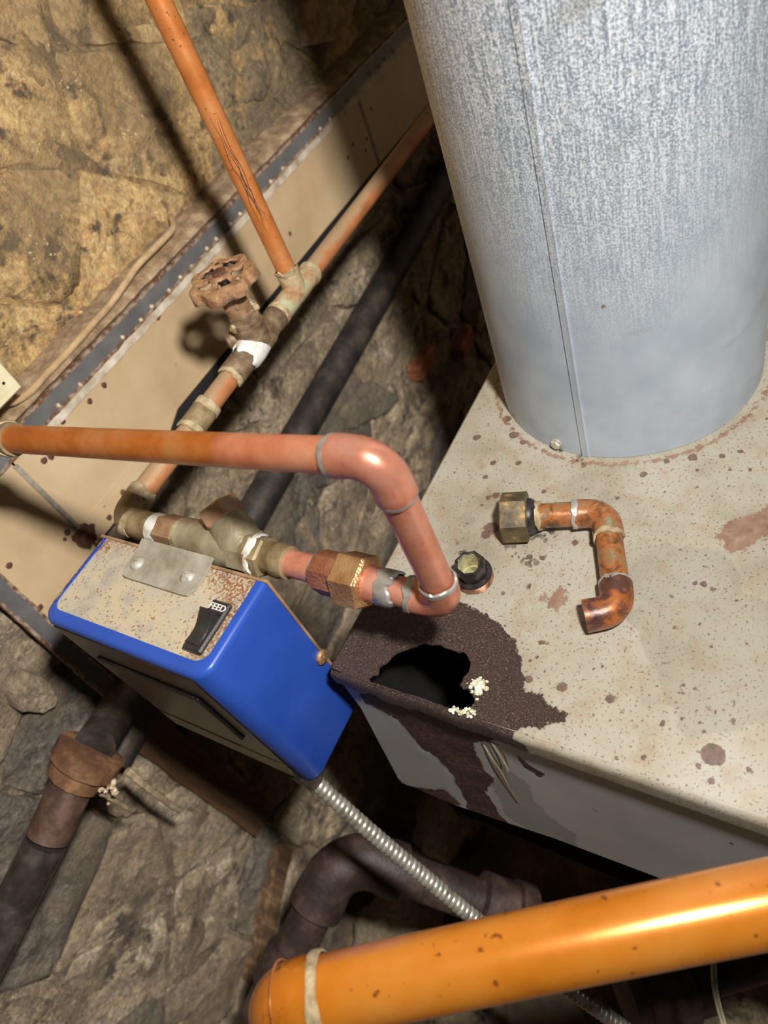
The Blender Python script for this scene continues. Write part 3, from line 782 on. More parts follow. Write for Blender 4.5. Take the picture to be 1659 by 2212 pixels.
# white mineral crust at the hole
mb = MB(); rc = random.Random(3)
for i in range(46):
    a = rc.uniform(0, 6.28); d = abs(rc.gauss(0, .42)); px = 1037 + math.cos(a) * d * 26; py = 1487 + math.sin(a) * d * 32
    c = onz(px, py, TOP); s_ = rc.uniform(.0007, .0017) * (1.25 - .6 * d); blob(mb, c + Vector((0, 0, s_ * .8)), s_, s_, s_ * .9, i, .5, 7, 5)
for i in range(26):
    t = i / 25; px = 975 + 45 * t + rc.gauss(0, 5); py = 1532 + 12 * t + rc.gauss(0, 4)
    c = onz(px, py, TOP); s_ = rc.uniform(.0006, .0014); blob(mb, c + Vector((0, 0, s_ * .6)), s_, s_, s_, i + 60, .5, 7, 5)
cr = mb.build('mineral_crust', 'mineral_crust', boiler); cr['label'] = 'white mineral crust at the edge of the hole'; cr['kind'] = 'stuff'
# brown drip over the front edge
mb = MB()
for l in [[(1046, 1608, 5), (1062, 1640, 7), (1078, 1668, 9), (1095, 1700, 5), (1120, 1736, 4)], [(1066, 1606, 6), (1080, 1630, 7), (1090, 1655, 6), (1088, 1680, 4)]]:
    rings = []
    for px, py, r in l:
        c = onfront(px, py); rr = r * .00050
        rings.append([(c.x - rr * .10 * max(0, math.sin(a)), c.y + rr * math.cos(a), c.z) for a in np.linspace(0, math.pi, 7)])
    mb.rings(rings, closed=False)
mb.build('drip', 'brown_drip', boiler, fix=False)

# ------------------------------------------------------------------ flue pipe
FC = Vector((FLC[0], FLC[1], TOP))
flue = thing('flue_pipe', 'wide galvanised sheet-metal flue pipe standing on the boiler top', 'flue', FC)
mb = MB(); seg = 128; rings = []
a_seam = None
sp_ = onz(1270, 985, TOP); a_seam = math.atan2(sp_.y - FC.y, sp_.x - FC.x)
for z in np.linspace(TOP + .0004, 1.98, 40):
    ring = []
    for j in range(seg):
        a = 2 * math.pi * j / seg
        r = FLR + mn.noise(Vector((math.cos(a) * 2, math.sin(a) * 2, z * 5))) * .0006
        ring.append(FC + Vector((math.cos(a) * r, math.sin(a) * r, z - TOP)))
    rings.append(ring)
inner = [[FC + Vector(((p - FC).x * .99, (p - FC).y * .99, (p - FC).z)) for p in r] for r in (rings[-1], rings[0])]
mb.rings(rings + inner, cap0=False, cap1=False)
shell = mb.build('flue_shell', 'galvanised_flue', flue)
mb = MB(); rings = []
for z in np.linspace(TOP + .0005, 1.98, 30):
    ring = []
    for da, dr in [(-.040, -.0004), (-.036, .0011), (.0, .0013), (.010, .0017), (.014, .0013), (.017, -.0005)]:
        a = a_seam + da; r = FLR + dr; ring.append(FC + Vector((math.cos(a) * r, math.sin(a) * r, z - TOP)))
    rings.append(ring)
mb.rings(rings, closed=False); mb.build('seam', 'galvanised_flue', flue, fix=True)
c = onz(1213, 962, TOP); d = Vector((c.x - FC.x, c.y - FC.y, 0)).normalized()
mb = MB(); o_ = FC + d * FLR + Vector((0, 0, .006)); hexnut(mb, o_, d, .003, .0036, .0006); revolve(mb, o_, d, [(0, .0045), (.0012, .0045), (.0014, .002)], 16)
mb.build('screw', 'screw_zinc', flue, angle=30)

# ================================================================== PIPEWORK
RT = .00795                                   # half-inch copper tube
SK = .0093                                    # fitting socket radius
P2 = at(966, 1303, .350)                      # lower elbow corner of the new loop
P1 = P2 + Vector((0, 0, .1055))               # upper elbow corner
PW = at(18, 948, .404)                        # wall end of the upper tube
def run(y): return Vector((P2.x, y, P2.z))
def yr(px):                                   # place along the feeder run from a pixel column
    lo, hi = P2.y - .1, P2.y + .4
    for _ in range(50):
        m = (lo + hi) / 2
        if proj(run(m))[0] > px: lo = m
        else: hi = m
    return lo
YWALL = yr(262)                               # corner where the run meets the wall line
PC = run(YWALL)
# --- new copper loop
loop = thing('copper_loop', 'bright copper tube loop with new solder joints and a brass union beside the blue box', 'copper pipe', (P2.x, P2.y, P2.z - .01))
e1 = (PW - P1).normalized()
tb = sweep(MB(), lin(PW, P1 + e1 * .020, 30), RT, 32); tb.build('tube', 'copper_half_cleaned', loop)['label'] = 'browned tube sanded bright at its end'
def elbow(A, B, C, leg, mat, parent, r=.0125, sk=SK, seg=32, label=None, open_end=None):
    A, B, C = Vector(A), Vector(B), Vector(C); a = B + (A - B).normalized() * leg; c = B + (C - B).normalized() * leg
    pts = bend(a, B, c, r, 14); L = len(pts)
    pts = [a, a.lerp(pts[2], .12)] + pts[1:-1] + [c.lerp(pts[-3], .12), c]
    rad = [sk * .985, sk * 1.0] + [sk * 1.0] + [sk * .97] * (len(pts) - 6) + [sk * 1.0] + [sk * 1.0, sk * .985]
    o = sweep(MB(), pts, rad, seg).build('elbow', mat, parent, angle=50)
    return o
elbow(PW, P1, P2, .0215, 'copper_clean', loop)
sweep(MB(), lin(P1 - Vector((0, 0, .02)), P2 + Vector((0, 0, .012)), 8), RT, 32).build('riser_tube', 'copper_clean', loop)
elbow(P1, P2, run(YWALL), .0185, 'copper_clean', loop, r=.012)
sweep(MB(), lin(run(P2.y + .015), run(yr(760)), 10), RT, 32).build('tube', 'copper_clean', loop)
for n_, (a, b, r, jag, sd) in enumerate([(P1 + e1 * .0205, P1 + e1 * .0245, RT + .0006, .0025, 1),
                                    (P1 - Vector((0, 0, .0208)), P1 - Vector((0, 0, .0226)), RT + .0006, .001, 2),
                                    (P2 + Vector((0, 0, .0165)), P2 + Vector((0, 0, .021)), SK - .0003, .003, 3),
                                    (run(P2.y + .0175), run(P2.y + .0215), SK - .0002, .004, 4)]):
    sleeve(MB(), a, b, r, jag, seed=sd, th=.0006).build('solder_joint', 'solder', loop)
yu = [yr(x) for x in (628, 690, 700, 742, 748, 800, 845)]
# enlarged tail piece between union nut and elbow
sweep(MB(), [run(yu[5] + .004), run(yu[5]), run(yr(832)), run(yr(838))], [SK * 1.02, SK * 1.02, SK * 1.02, SK * .98], 32).build('union_tail', 'copper_clean', loop)
sleeve(MB(), run(yr(856)), run(yr(818)), SK, .006, seed=7, th=.0007).build('solder_joint', 'solder', loop)
mb = MB(); hexnut(mb, run(yr(798)), (0, 1, 0), yr(738) - yr(798), .0158, .0016, x0=(0.35, 0, 1)); mb.build('union_nut', 'bronze_cast', loop, smooth=False)
mb = MB(); revolve(mb, run(yr(742)), (0, 1, 0), [(0, .0125), (yr(700) - yr(742), .0125), (yr(688) - yr(742), .0112), (yr(686) - yr(742), .009)], 8, x0=(.2, 0, 1)); mb.build('union_body', 'red_bronze_cast', loop, angle=30)
sleeve(MB(), run(yr(690)), run(yr(682)), RT + .0008, .001, seed=9).build('solder_joint', 'solder', loop)
sweep(MB(), lin(run(yr(696)), run(yr(612)), 8), RT, 32).build('tube', 'copper_clean', loop)
# wall-end fitting of the upper tube
A = PW + e1 * .0; F2_ = at(-60, 1000, .43)
mb = MB(); sweep(mb, bend(PW - e1 * .006, PW + e1 * .016, F2_, .010, 10), [SK * 1.03] * 2 + [SK] * 11 + [SK * 1.03] * 2, 28); mb.build('end_fitting', 'brass_dusty', loop)
sleeve(MB(), PW - e1 * .0035, PW + e1 * .004, SK + .0002, .004, seed=12, th=.0008).build('solder_joint', 'solder_dusty', loop)

# --- water feeder: blue box with brass valve body
BT = P2.z + .0035                              # top of the box
bx0, bx1 = .0665, .1300; by0, by1 = .2485, .3885; BB = BT - .152
feeder = thing('water_feeder', 'blue metal water feeder box with black FEED rocker switch on its galvanised top', 'water feeder', ((bx0 + bx1) / 2, (by0 + by1) / 2, BB))
def upath(x0, x1, y0, y1, r, n=10):
    """U-shaped path in plan: back right -> front right -> front left -> back left"""
    p = [(x1, y0)]
    for i in range(n + 1): a = math.pi / 2 * i / n; p.append((x0 + r - r * math.sin(a), y0 + r - r * math.cos(a)))
    for i in range(n + 1): a = math.pi / 2 * i / n; p.append((x0 + r - r * math.cos(a), y1 - r + r * math.sin(a)))
    p.append((x1, y1)); return p
o0 = upath(bx0, bx1, by0, by1, .011); n_ = len(o0)
rings = []
rb = .0040
def ins(d): return upath(bx0 + d, bx1, by0 + d, by1 - d, max(.011 - d, .004))
for z, d in [(BB, .010), (BB, .0006), (BB + .0004, .0001), (BB + .0007, 0), (BT - rb, 0), (BT - rb * .6, rb * .1), (BT - rb * .25, rb * .35), (BT - rb * .05, rb * .75)]:
    q = ins(d) if d else o0
    rings.append([(x, y, z) for x, y in q])
inr = upath(bx0 + .0085, bx1, by0 + .0062, by1 - .0042, .008)
rings.append([(x, y, BT) for x, y in inr])
rings.append([(x, y, BT - .0012) for x, y in inr])
mb = MB(); mb.rings(rings, closed=False)
mb.build('cover', 'blue_paint', feeder, angle=50, fix=True)['label'] = 'glossy blue painted cover'
# chipped left flange strip
mb = MB(); mb.rings([[(x, by1 - .0038, BT + .0002), (x, by1 - .0014, BT - .0004), (x, by1 + .0002, BT - .0026)] for x in np.linspace(bx0 + .012, bx1 - .001, 8)], closed=False)
mb.build('chipped_edge', 'blue_paint_chipped', feeder)
# back plate with rusty edge
mb = MB(); mb.box((bx1 - .0012, by0 - .0012, BB), (bx1 + .0006, by1 + .001, BT + .0004)); mb.build('back_plate', 'brass_brown', feeder)
# top plate
mb = MB(); vs = []; fs = []; ed = []
nx, ny = 26, 60; tx0, tx1, ty0, ty1 = bx0 + .0060, bx1, by0 + .0045, by1 - .0035
for i in range(nx + 1):
    for j in range(ny + 1):
        x = tx0 + (tx1 - tx0) * i / nx; y = ty0 + (ty1 - ty0) * j / ny
        vs.append((x, y, BT - .0008)); ed.append(max(0, 1 - (ty1 - y) / .02) * .3 + max(0, 1 - (y - ty0) / .045) * .62 + max(0, 1 - (tx1 - x) / .02) * .45)
for i in range(nx):
    for j in range(ny): a = i * (ny + 1) + j; fs.append((a, a + 1, a + ny + 2, a + ny + 1))
mb.add(vs, fs); mb.build('top_plate', 'galvanised_top_plate', feeder, att={'edge': ed}, fix=True)
# front label panel and its raised black border
fpn = MB(); fpn.box((bx0 - .0006, by0 + .010, BB + .004), (bx0 + .0005, by1 - .010, BT - .0055)); lab = fpn.build('front_label', 'dark_label', feeder)
mb = MB(); mb.box((bx0 - .0028, by0 + .030, BT - .040), (bx0 - .0004, by1 - .024, BT - .035), .0006); mb.build('label_border', 'black_trim', lab)
mb = MB(); mb.box((bx0 - .0028, by0 + .026, BT - .092), (bx0 - .0004, by0 + .031, BT - .035), .0006); mb.build('label_border', 'black_trim', lab)
mb = MB(); mb.box((bx0 - .0012, by0 + .011, BB + .004), (bx0 - .0004, by1 - .011, BB + .027), .0003); mb.build('label_band', 'label_brown', lab)
# rusty side screw
ss = ony(693, 1419, by0); mb = MB(); revolve(mb, ss, (0, -1, 0), [(0, .0052), (.0012, .0052), (.0026, .0044), (.0032, .003)], 20)
sc_ = mb.build('side_screw', 'screw_rust', feeder)
# bracket on the top plate
Z0 = BT + .0002
bp = [onz(x, y, BT) for x, y in [(272, 1231), (395, 1272)]]
ya = onz(292, 1190, BT).y; yb_ = onz(458, 1215, BT).y
yA = onz(278, 1228, BT).y; yB = onz(415, 1270, BT).y
prof = [(.1070, .0016), (.1235, .0016), (.1265, .0018), (.1290, .0026), (.1310, .0036), (.1335, .0040)]
mb = MB(); rings = []
ylist = []
Lb = yA - yB
for k_ in range(21):
    t = k_ / 20; y = yA + .002 - (Lb + .006) * t
    c0 = 0.
    d = min(t, 1 - t) * (Lb + .006)
    rr = .006
    if d < rr: c0 = rr - math.sqrt(max(0, rr * rr - (rr - d) ** 2))
    rings.append([(max(x, prof[0][0] + c0), y, Z0 + z) for x, z in prof] + [(max(x, prof[0][0] + c0), y, Z0 + z - .0016) for x, z in reversed(prof)])
mb.rings(rings); brk = mb.build('bracket', 'bracket_zinc', feeder, angle=40)
for px, py in [(296, 1217), (405, 1245)]:
    c = onz(px, py, Z0 + .0016); c.z = Z0 + .0014; mb = MB(); revolve(mb, c, (0, 0, 1), [(0, .0048), (.0006, .0048), (.0018, .0038), (.0026, .0022), (.0028, .0004)], 24)
    sc_ = mb.build('bracket_screw', 'screw_zinc', brk)
    mb = MB()
    for a in (.5, .5 + math.pi / 2):
        d = Vector((math.cos(a), math.sin(a), 0)); e = Vector((-d.y, d.x, 0))
        mb.add([c + d * .0024 + e * .0004 + Vector((0, 0, .0022)), c + d * .0024 - e * .0004 + Vector((0, 0, .0022)), c - d * .0024 - e * .0004 + Vector((0, 0, .0022)), c - d * .0024 + e * .0004 + Vector((0, 0, .0022)),
                c + d * .0022 + e * .0003 + Vector((0, 0, .0031)), c + d * .0022 - e * .0003 + Vector((0, 0, .0031)), c - d * .0022 - e * .0003 + Vector((0, 0, .0031)), c - d * .0022 + e * .0003 + Vector((0, 0, .0031))],
               [(0, 1, 2, 3), (4, 7, 6, 5), (0, 4, 5, 1), (1, 5, 6, 2), (2, 6, 7, 3), (3, 7, 4, 0)])
    # cross recess rim (raised burr)
    mb.build('burr', 'bracket_zinc', brk)
# rocker switch
q = [onz(x, y, BT + .002) for x, y in [(460, 1295), (500, 1304), (433, 1414), (392, 1400)]]
sx1 = (q[0].x + q[1].x) / 2; sx0 = (q[2].x + q[3].x) / 2; sy1 = (q[0].y + q[3].y) / 2; sy0 = (q[1].y + q[2].y) / 2
mb = MB(); mb.box((sx0, sy0, BT - .0006), (sx1, sy1, BT + .0030), .0010); bez = mb.build('switch', 'black_plastic', feeder, angle=30)
rx0, rx1 = sx0 + .0035, sx1 - .0090; ry0, ry1 = sy0 + .0028, sy1 - .0006
mb = MB(); rings = []
for i in range(13):
    t = i / 12; x = rx0 + (rx1 - rx0) * t; z = BT + .0042 + .0050 * t ** 2.0 - .0016 * math.sin(math.pi * t)
    rings.append([(x, ry0, BT + .002), (x, ry0 + .0003, z - .0004), (x, ry0 + .0009, z), (x, ry1 - .0009, z), (x, ry1 - .0003, z - .0004), (x, ry1, BT + .002)])
mb.rings(rings); mb.build('rocker', 'black_plastic', bez, angle=40)
mb = MB(); mb.box((sx1 - .0088, sy0 + .0016, BT + .0030), (sx1 - .0080, sy1 - .0016, BT + .0036)); mb.build('ridge', 'black_trim', bez)
def text_obj(name, txt, size, org, right, upv, mat, parent, ext=.0002, bold=.0):
    cu = bpy.data.curves.new(name, 'FONT'); cu.body = txt; cu.size = size; cu.extrude = ext; cu.align_x = 'CENTER'; cu.align_y = 'CENTER'; cu.offset = bold
    to = bpy.data.objects.new(name + '_tmp', cu); COL.objects.link(to)
    bpy.context.view_layer.update()
    dg = bpy.context.evaluated_depsgraph_get(); me = bpy.data.meshes.new_from_object(to.evaluated_get(dg)); bpy.data.objects.remove(to)
    r = Vector(right).normalized(); u_ = Vector(upv).normalized(); nn = r.cross(u_)
    mb = MB(); mb.add([Vector(org) + r * v.co.x + u_ * v.co.y + nn * v.co.z for v in me.vertices], [tuple(p.vertices) for p in me.polygons])
    bpy.data.meshes.remove(me)
    return mb.build(name, mat, parent, smooth=False, fix=False)
tw = sy1 - sy0
text_obj('switch_lettering', 'FEED', tw * .40, ((sx1 - .0045), (sy0 + sy1) / 2, BT + .0031), (0, -1, 0), (1, 0, 0), 'white_ink', bez, bold=.00006)

# brass valve body on the run
def seg_rev(name, mat, items, seg=32, x0=None, smooth=True, parent=feeder, angle=35):
    mb = MB(); y0 = yr(items[0][0]); revolve(mb, run(y0), (0, 1, 0), [(yr(px) - y0, r) for px, r in items], seg, x0); return mb.build(name, mat, parent, smooth, angle)
seg_rev('tube_adapter', 'brass_dusty', [(628, .0085), (626, .0098), (612, .0100), (608, .0104), (600, .0104), (596, .0096), (575, .0098)])
seg_rev('adapter_hex', 'brass_dusty', [(580, .0115), (576, .0128), (556, .0128), (552, .0118)], 6, (.3, 0, 1), False)
sleeve(MB(), run(yr(566)), run(yr(548)), .0120, .004, seed=21, th=.0008).build('sealant', 'flux_white', feeder)
vb = seg_rev('valve_body', 'brass_grey', [(556, .0118), (552, .0132), (516, .0132), (510, .0128), (480, .0142), (440, .0142), (424, .0124), (405, .0122), (402, .0112)], 32)
seg_rev('valve_hex', 'brass_grey', [(560, .0126), (556, .0142), (520, .0142), (516, .0128)], 8, (.2, 0, 1), False, vb)
seg_rev('inlet_hex', 'brass_brown', [(398, .0110), (396, .0122), (358, .0122), (355, .0112)], 6, (.25, 0, 1), False)
seg_rev('inlet_collar', 'bore_lime', [(404, .0105), (403, .0116), (396, .0118), (394, .0108)], 28)
seg_rev('tape', 'flux_white', [(357, .0098), (356, .0106), (338, .0108), (336, .0098)], 28)
seg_rev('inlet_adapter', 'brass_dusty', [(340, .0092), (338, .0101), (300, .0101), (296, .0096), (290, .0093)], 28)
# angled strainer branch with hexagon plug
bc = run(yr(534)); bd = Vector((.0125, .0185, .0165)).normalized()
mb = MB(); revolve(mb, bc, bd, [(0, .0135), (.012, .0130), (.022, .0118), (.023, .0116)], 28); mb.build('strainer_branch', 'brass_grey', vb)
mb = MB(); hexnut(mb, bc + bd * .0225, bd, .0110, .0140, .0015, x0=(0, .9, .3)); mb.build('strainer_plug', 'brass_brown', vb, smooth=False)

# --- supply line along the wall
sup = thing('supply_line', 'dusty old copper supply line with a tee running along the wall above the tan band', 'copper pipe', (PC.x, PC.y, PC.z - .01))
ZW = PC.z; YP = PC.y
def wl(x): return Vector((x, YP + 0, ZW + (x - PC.x) * .020))
def xw(px):
    lo, hi = PC.x - .05, PC.x + .9
    for _ in range(50):
        m = (lo + hi) / 2
        if proj(wl(m))[0] < px: lo = m
        else: hi = m
    return lo
XT = xw(640)
elbow(run(yr(300)), PC, wl(.3), .0175, 'brass_dusty', sup, r=.012)['label'] = 'dusty elbow turning from the wall to the feeder'
sleeve(MB(), run(yr(296)), run(yr(281)), SK, .004, seed=31, th=.0006).build('solder_joint', 'solder_dusty', sup)
sleeve(MB(), wl(PC.x + .0165), wl(PC.x + .0255), SK - .0004, .004, seed=32, th=.0006).build('solder_joint', 'solder_dusty', sup)
sweep(MB(), lin(wl(PC.x + .014), wl(xw(505)), 20), RT, 28).build('tube', 'copper_dusty', sup)
sweep(MB(), [wl(xw(408)), wl(xw(412)), wl(xw(445)), wl(xw(448))], [SK * .97, SK * 1.03, SK * 1.03, SK * .97], 28).build('coupling', 'brass_dusty', sup)
for pa, pb, sd in [(405, 415, 33), (440, 452, 34)]: sleeve(MB(), wl(xw(pa)), wl(xw(pb)), SK - .0002, .003, seed=sd, th=.0007).build('solder_joint', 'solder_dusty', sup)
mb = MB(); sweep(mb, [wl(xw(600)), wl(xw(604)), wl(xw(668)), wl(xw(672))], [SK * .98, SK * 1.03, SK * 1.03, SK * .98], 28)
tee = mb.build('tee', 'patina', sup)
TP = wl(XT)
sweep(MB(), [TP, TP + Vector((0, 0, .017)), TP + Vector((0, 0, .0185))], [SK * 1.02, SK * 1.02, SK * .98], 28).build('tee_branch', 'patina', tee)
sleeve(MB(), TP + Vector((0, 0, .0165)), TP + Vector((0, 0, .0225)), SK - .0002, .007, seed=35, th=.0008).build('solder_joint', 'solder_dusty', sup)
for pa, pb, sd in [(664, 674, 36), (596, 606, 37)]: sleeve(MB(), wl(xw(pa)), wl(xw(pb)), SK - .0002, .0035, seed=sd, th=.0008).build('solder_joint', 'solder_dusty', sup)
sweep(MB(), lin(wl(xw(592)), wl(XT), 4), RT, 28).build('tube', 'copper_dusty', sup)
sweep(MB(), lin(wl(xw(668)), wl(1.25), 40), RT, 28).build('tube', 'copper_dusty', sup)
k_ = sweep(MB(), lin(TP + Vector((0, 0, .018)), TP + Vector((0, 0, .60)), 60), RT, 32).build('riser_tube', 'copper_aged', sup)
k_['label'] = 'orange-brown vertical tube'
# patch of split lacquer on the riser
mb = MB()
rr_ = random.Random(5)
vdir = Vector((-TP.x, -TP.y, 0)).normalized(); side = Vector((-vdir.y, vdir.x, 0))
for s_ in range(5):
    a0 = rr_.uniform(-.35, .25); z0_ = TP.z + .05 + rr_.uniform(0, .02); z1_ = z0_ + rr_.uniform(.05, .085)
    pts_ = []
    for i in range(26):
        t = i / 25; z = z0_ + (z1_ - z0_) * t; a = a0 + .10 * math.sin(t * 14 + s_) + .1 * mn.noise(Vector((t * 9, s_, 0)))
        d = vdir * math.cos(a) + side * math.sin(a); pts_.append(Vector((TP.x, TP.y, z)) + d * (RT + .00005))
    sweep(mb, pts_, [.00030 * (1 - abs(2 * i / 25 - 1) ** 3) + .00003 for i in range(26)], 6)
mb.build('lacquer_cracks', 'rust_head', k_)

# --- stop valve
VX = xw(556); VC = wl(VX)
valve = thing('stop_valve', 'corroded brass stop valve with a rusty scalloped handwheel', 'valve', (VC.x, VC.y, VC.z - .012))
ax = Vector((-.015, -.01, 1)).normalized()
mb = MB(); sweep(mb, [wl(xw(497)), wl(xw(500)), wl(xw(522)), wl(xw(527)), wl(xw(545)), wl(xw(572)), wl(xw(580)), wl(xw(598)), wl(xw(601))],
                 [SK, SK * 1.12, SK * 1.12, SK * 1.02, SK * 1.25, SK * 1.25, SK * 1.04, SK * 1.12, SK], 28); vbod = mb.build('valve_body', 'cast_valve', valve)
mb = MB(); revolve(mb, VC, ax, [(0, .0125), (.010, .0122), (.016, .0130), (.0185, .0130), (.019, .0118), (.0215, .0125), (.0235, .0120), (.0245, .0100)], 28); mb.build('bonnet', 'cast_valve', valve)
mb = MB(); hexnut(mb, VC + ax * .0235, ax, .0065, .0118, .001); mb.build('bonnet_nut', 'cast_valve', valve, smooth=False)
mb = MB(); revolve(mb, VC + ax * .0290, ax, [(0, .0095), (.008, .0095), (.0082, .0088)], 24); hexnut(mb, VC + ax * .0355, ax, .013, .0108, .0009); mb.build('packing_nut', 'brass_brown', valve, smooth=False)
mb = MB(); revolve(mb, VC + ax * .046, ax, [(0, .0038), (.018, .0038), (.0185, .003)], 16); mb.build('stem', 'iron_black', valve)
for s_, (px, py, rx) in enumerate([(556, 682, .0045), (498, 688, .003)]):
    pass
dc = VC + ax * .008; dd_ = Vector((-.85, .1, -.05)).normalized()
mb = MB(); revolve(mb, dc + Vector((-.004, .012, 0)), Vector((-.7, .6, 0)), [(0, .0065), (.009, .0065), (.010, .0055)], 20); mb.build('drain_cap', 'cast_valve', valve)
# blobs of old dope
mb = MB(); sleeve(mb, wl(xw(528)), wl(xw(556)), SK * 1.16, .006, seed=41, th=.0012); mb.build('pipe_dope', 'flux_white', valve)
mb = MB(); c_ = VC + ax * .026 + Vector((.010, -.004, 0)); blob(mb, c_, .0045, .004, .005, 3, .4); c_ = VC + ax * .022 + Vector((-.011, .003, 0)); blob(mb, c_, .003, .003, .0035, 5, .4); mb.build('dope_blob', 'solder_dusty', valve)
for pa, pb, sd in [(494, 506, 42), (596, 608, 43)]: sleeve(MB(), wl(xw(pa)), wl(xw(pb)), SK * 1.0, .003, seed=sd, th=.0008).build('solder_joint', 'solder_dusty', valve)
# handwheel: scalloped dished plate with slots, spokes, skirt and hub
HWc = VC + ax * .0600; hx = ax.orthogonal().normalized(); hy = ax.cross(hx)
RW = .0235; NS = 5; NTH = 140
def wr(th): return RW * (1 + .055 * math.cos(NS * 2 * th * .7 * 2 / 2.8 * 1.0)) if False else RW * (1 + .085 * math.cos(7 * th))
bm = bmesh.new(); grid = []
radii = [.14, .22, .30, .38, .46, .54, .62, .70, .78, .86, .94, 1.0]
def hz(f): return .0020 * (1 - f) - .0030 * math.sin(min(1, max(0, (f - .3) / .55)) * math.pi) * .6
for f in radii:
    row = []
    for j in range(NTH):
        th = 2 * math.pi * j / NTH; r = (wr(th) if f > .85 else RW) * f
        row.append(bm.verts.new(HWc + (hx * math.cos(th) + hy * math.sin(th)) * r + ax * hz(f)))
    grid.append(row)
# skirt
row = []
for j in range(NTH):
    th = 2 * math.pi * j / NTH; row.append(bm.verts.new(HWc + (hx * math.cos(th) + hy * math.sin(th)) * wr(th) * 1.02 - ax * .0085))
grid.append(row)
for i in range(len(grid) - 1):
    for j in range(NTH):
        th = 2 * math.pi * (j + .5) / NTH
        s5 = ((th * 5 / (2 * math.pi)) % 1.0) - .5
        fm = (radii[i] + radii[i + 1]) / 2 if i < len(radii) - 1 else 2
        if .40 < fm < .76 and abs(s5) < .33: continue
        if .78 < fm < .90 and abs(abs(s5) - .5) < .07: continue
        bm.faces.new((grid[i][j], grid[i][(j + 1) % NTH], grid[i + 1][(j + 1) % NTH], grid[i + 1][j]))
bmesh.ops.recalc_face_normals(bm, faces=bm.faces)
me = bpy.data.meshes.new('handwheel'); 
for v in bm.verts: v.co = v.co - LOC[valve.name]
bm.to_mesh(me); bm.free()
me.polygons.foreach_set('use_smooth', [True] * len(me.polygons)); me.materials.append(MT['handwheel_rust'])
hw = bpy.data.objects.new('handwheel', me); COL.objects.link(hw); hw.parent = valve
md = hw.modifiers.new('thick', 'SOLIDIFY'); md.thickness = .0026; md.offset = 0
md = hw.modifiers.new('soft', 'BEVEL'); md.width = .0005; md.segments = 2
mb = MB(); revolve(mb, HWc - ax * .003, ax, [(0, .0062), (.0055, .0062), (.0075, .0054), (.008, .004)], 6); mb.build('hub_nut', 'rust_head', hw, smooth=False)
# cobweb strand from wheel to bonnet
a = at(530, 615, .50); b = VC + ax * .024 + Vector((.013, -.003, 0)); mid = (a + b) / 2 + Vector((.002, 0, -.003))
web = sweep(MB(), [a.lerp(mid, t / 8) + Vector((math.sin(t * 2.3) * .0006, 0, 0)) for t in range(9)] + [mid.lerp(b, t / 8) + Vector((math.sin(t * 1.9) * .0006, 0, 0)) for t in range(1, 9)], .00025, 6).build('cobweb', 'cobweb')
tag(web, 'thin dusty cobweb strand hanging between handwheel and valve bonnet', 'cobweb')

# ------------------------------------------------------------------ armoured cable
A0 = at(648, 1659, .482)
cpts = [A0, at(690, 1697, .486), at(742, 1745, .490), at(830, 1822, .496), at(930, 1905, .502), at(1060, 2012, .508), at(1200, 2115, .512), at(1330, 2208, .515), at(1480, 2320, .52), at(1560, 2380, .56), at(1560, 2400, .72), at(1540, 2410, 1.0), at(1560, 2400, 1.24)]
def catmull(P, n):
    out = []
    for i in range(len(P) - 1):
        p0 = P[max(i - 1, 0)]; p1 = P[i]; p2 = P[i + 1]; p3 = P[min(i + 2, len(P) - 1)]
        for k_ in range(n):
            t = k_ / n; out.append(.5 * ((2 * p1) + (p2 - p0) * t + (2 * p0 - 5 * p1 + 4 * p2 - p3) * t * t + (3 * p1 - p0 - 3 * p2 + p3) * t ** 3))
    out.append(P[-1]); return out
cc = catmull(cpts, 40)
L = [0]
for i in range(1, len(cc)): L.append(L[-1] + (cc[i] - cc[i - 1]).length)
N = int(L[-1] / .0006); res = []; j = 0
for i in range(N + 1):
    d = L[-1] * i / N
    while j < len(L) - 2 and L[j + 1] < d: j += 1
    t = (d - L[j]) / max(L[j + 1] - L[j], 1e-9); res.append(cc[j].lerp(cc[j + 1], t))
cable = thing('armoured_cable', 'ribbed flexible metal conduit hanging from the bottom of the blue box', 'conduit', res[-1])
mb = MB(); pt = .0043
pts = [Vector(p) for p in res]; fr = frame_list(pts); rings = []; seg = 18
for i, (p, (t, n, b)) in enumerate(zip(pts, fr)):
    ring = []
    for j in range(seg):
        a = 2 * math.pi * j / seg; ph = (i * .0006 / pt - j / seg) % 1.0
        r = .0050 + .00085 * (max(0, math.sin(math.pi * min(1, ph * 1.12)))) ** .6
        ring.append(p + (n * math.cos(a) + b * math.sin(a)) * r)
    rings.append(ring)
mb.rings(rings); mb.build('armour', 'armour_zinc', cable, angle=70)
mb = MB(); d = (res[20] - res[0]).normalized(); revolve(mb, A0, d, [(0, .0085), (.006, .0085), (.0062, .007), (.016, .007), (.0165, .006)], 20); mb.build('connector', 'iron_black', cable)

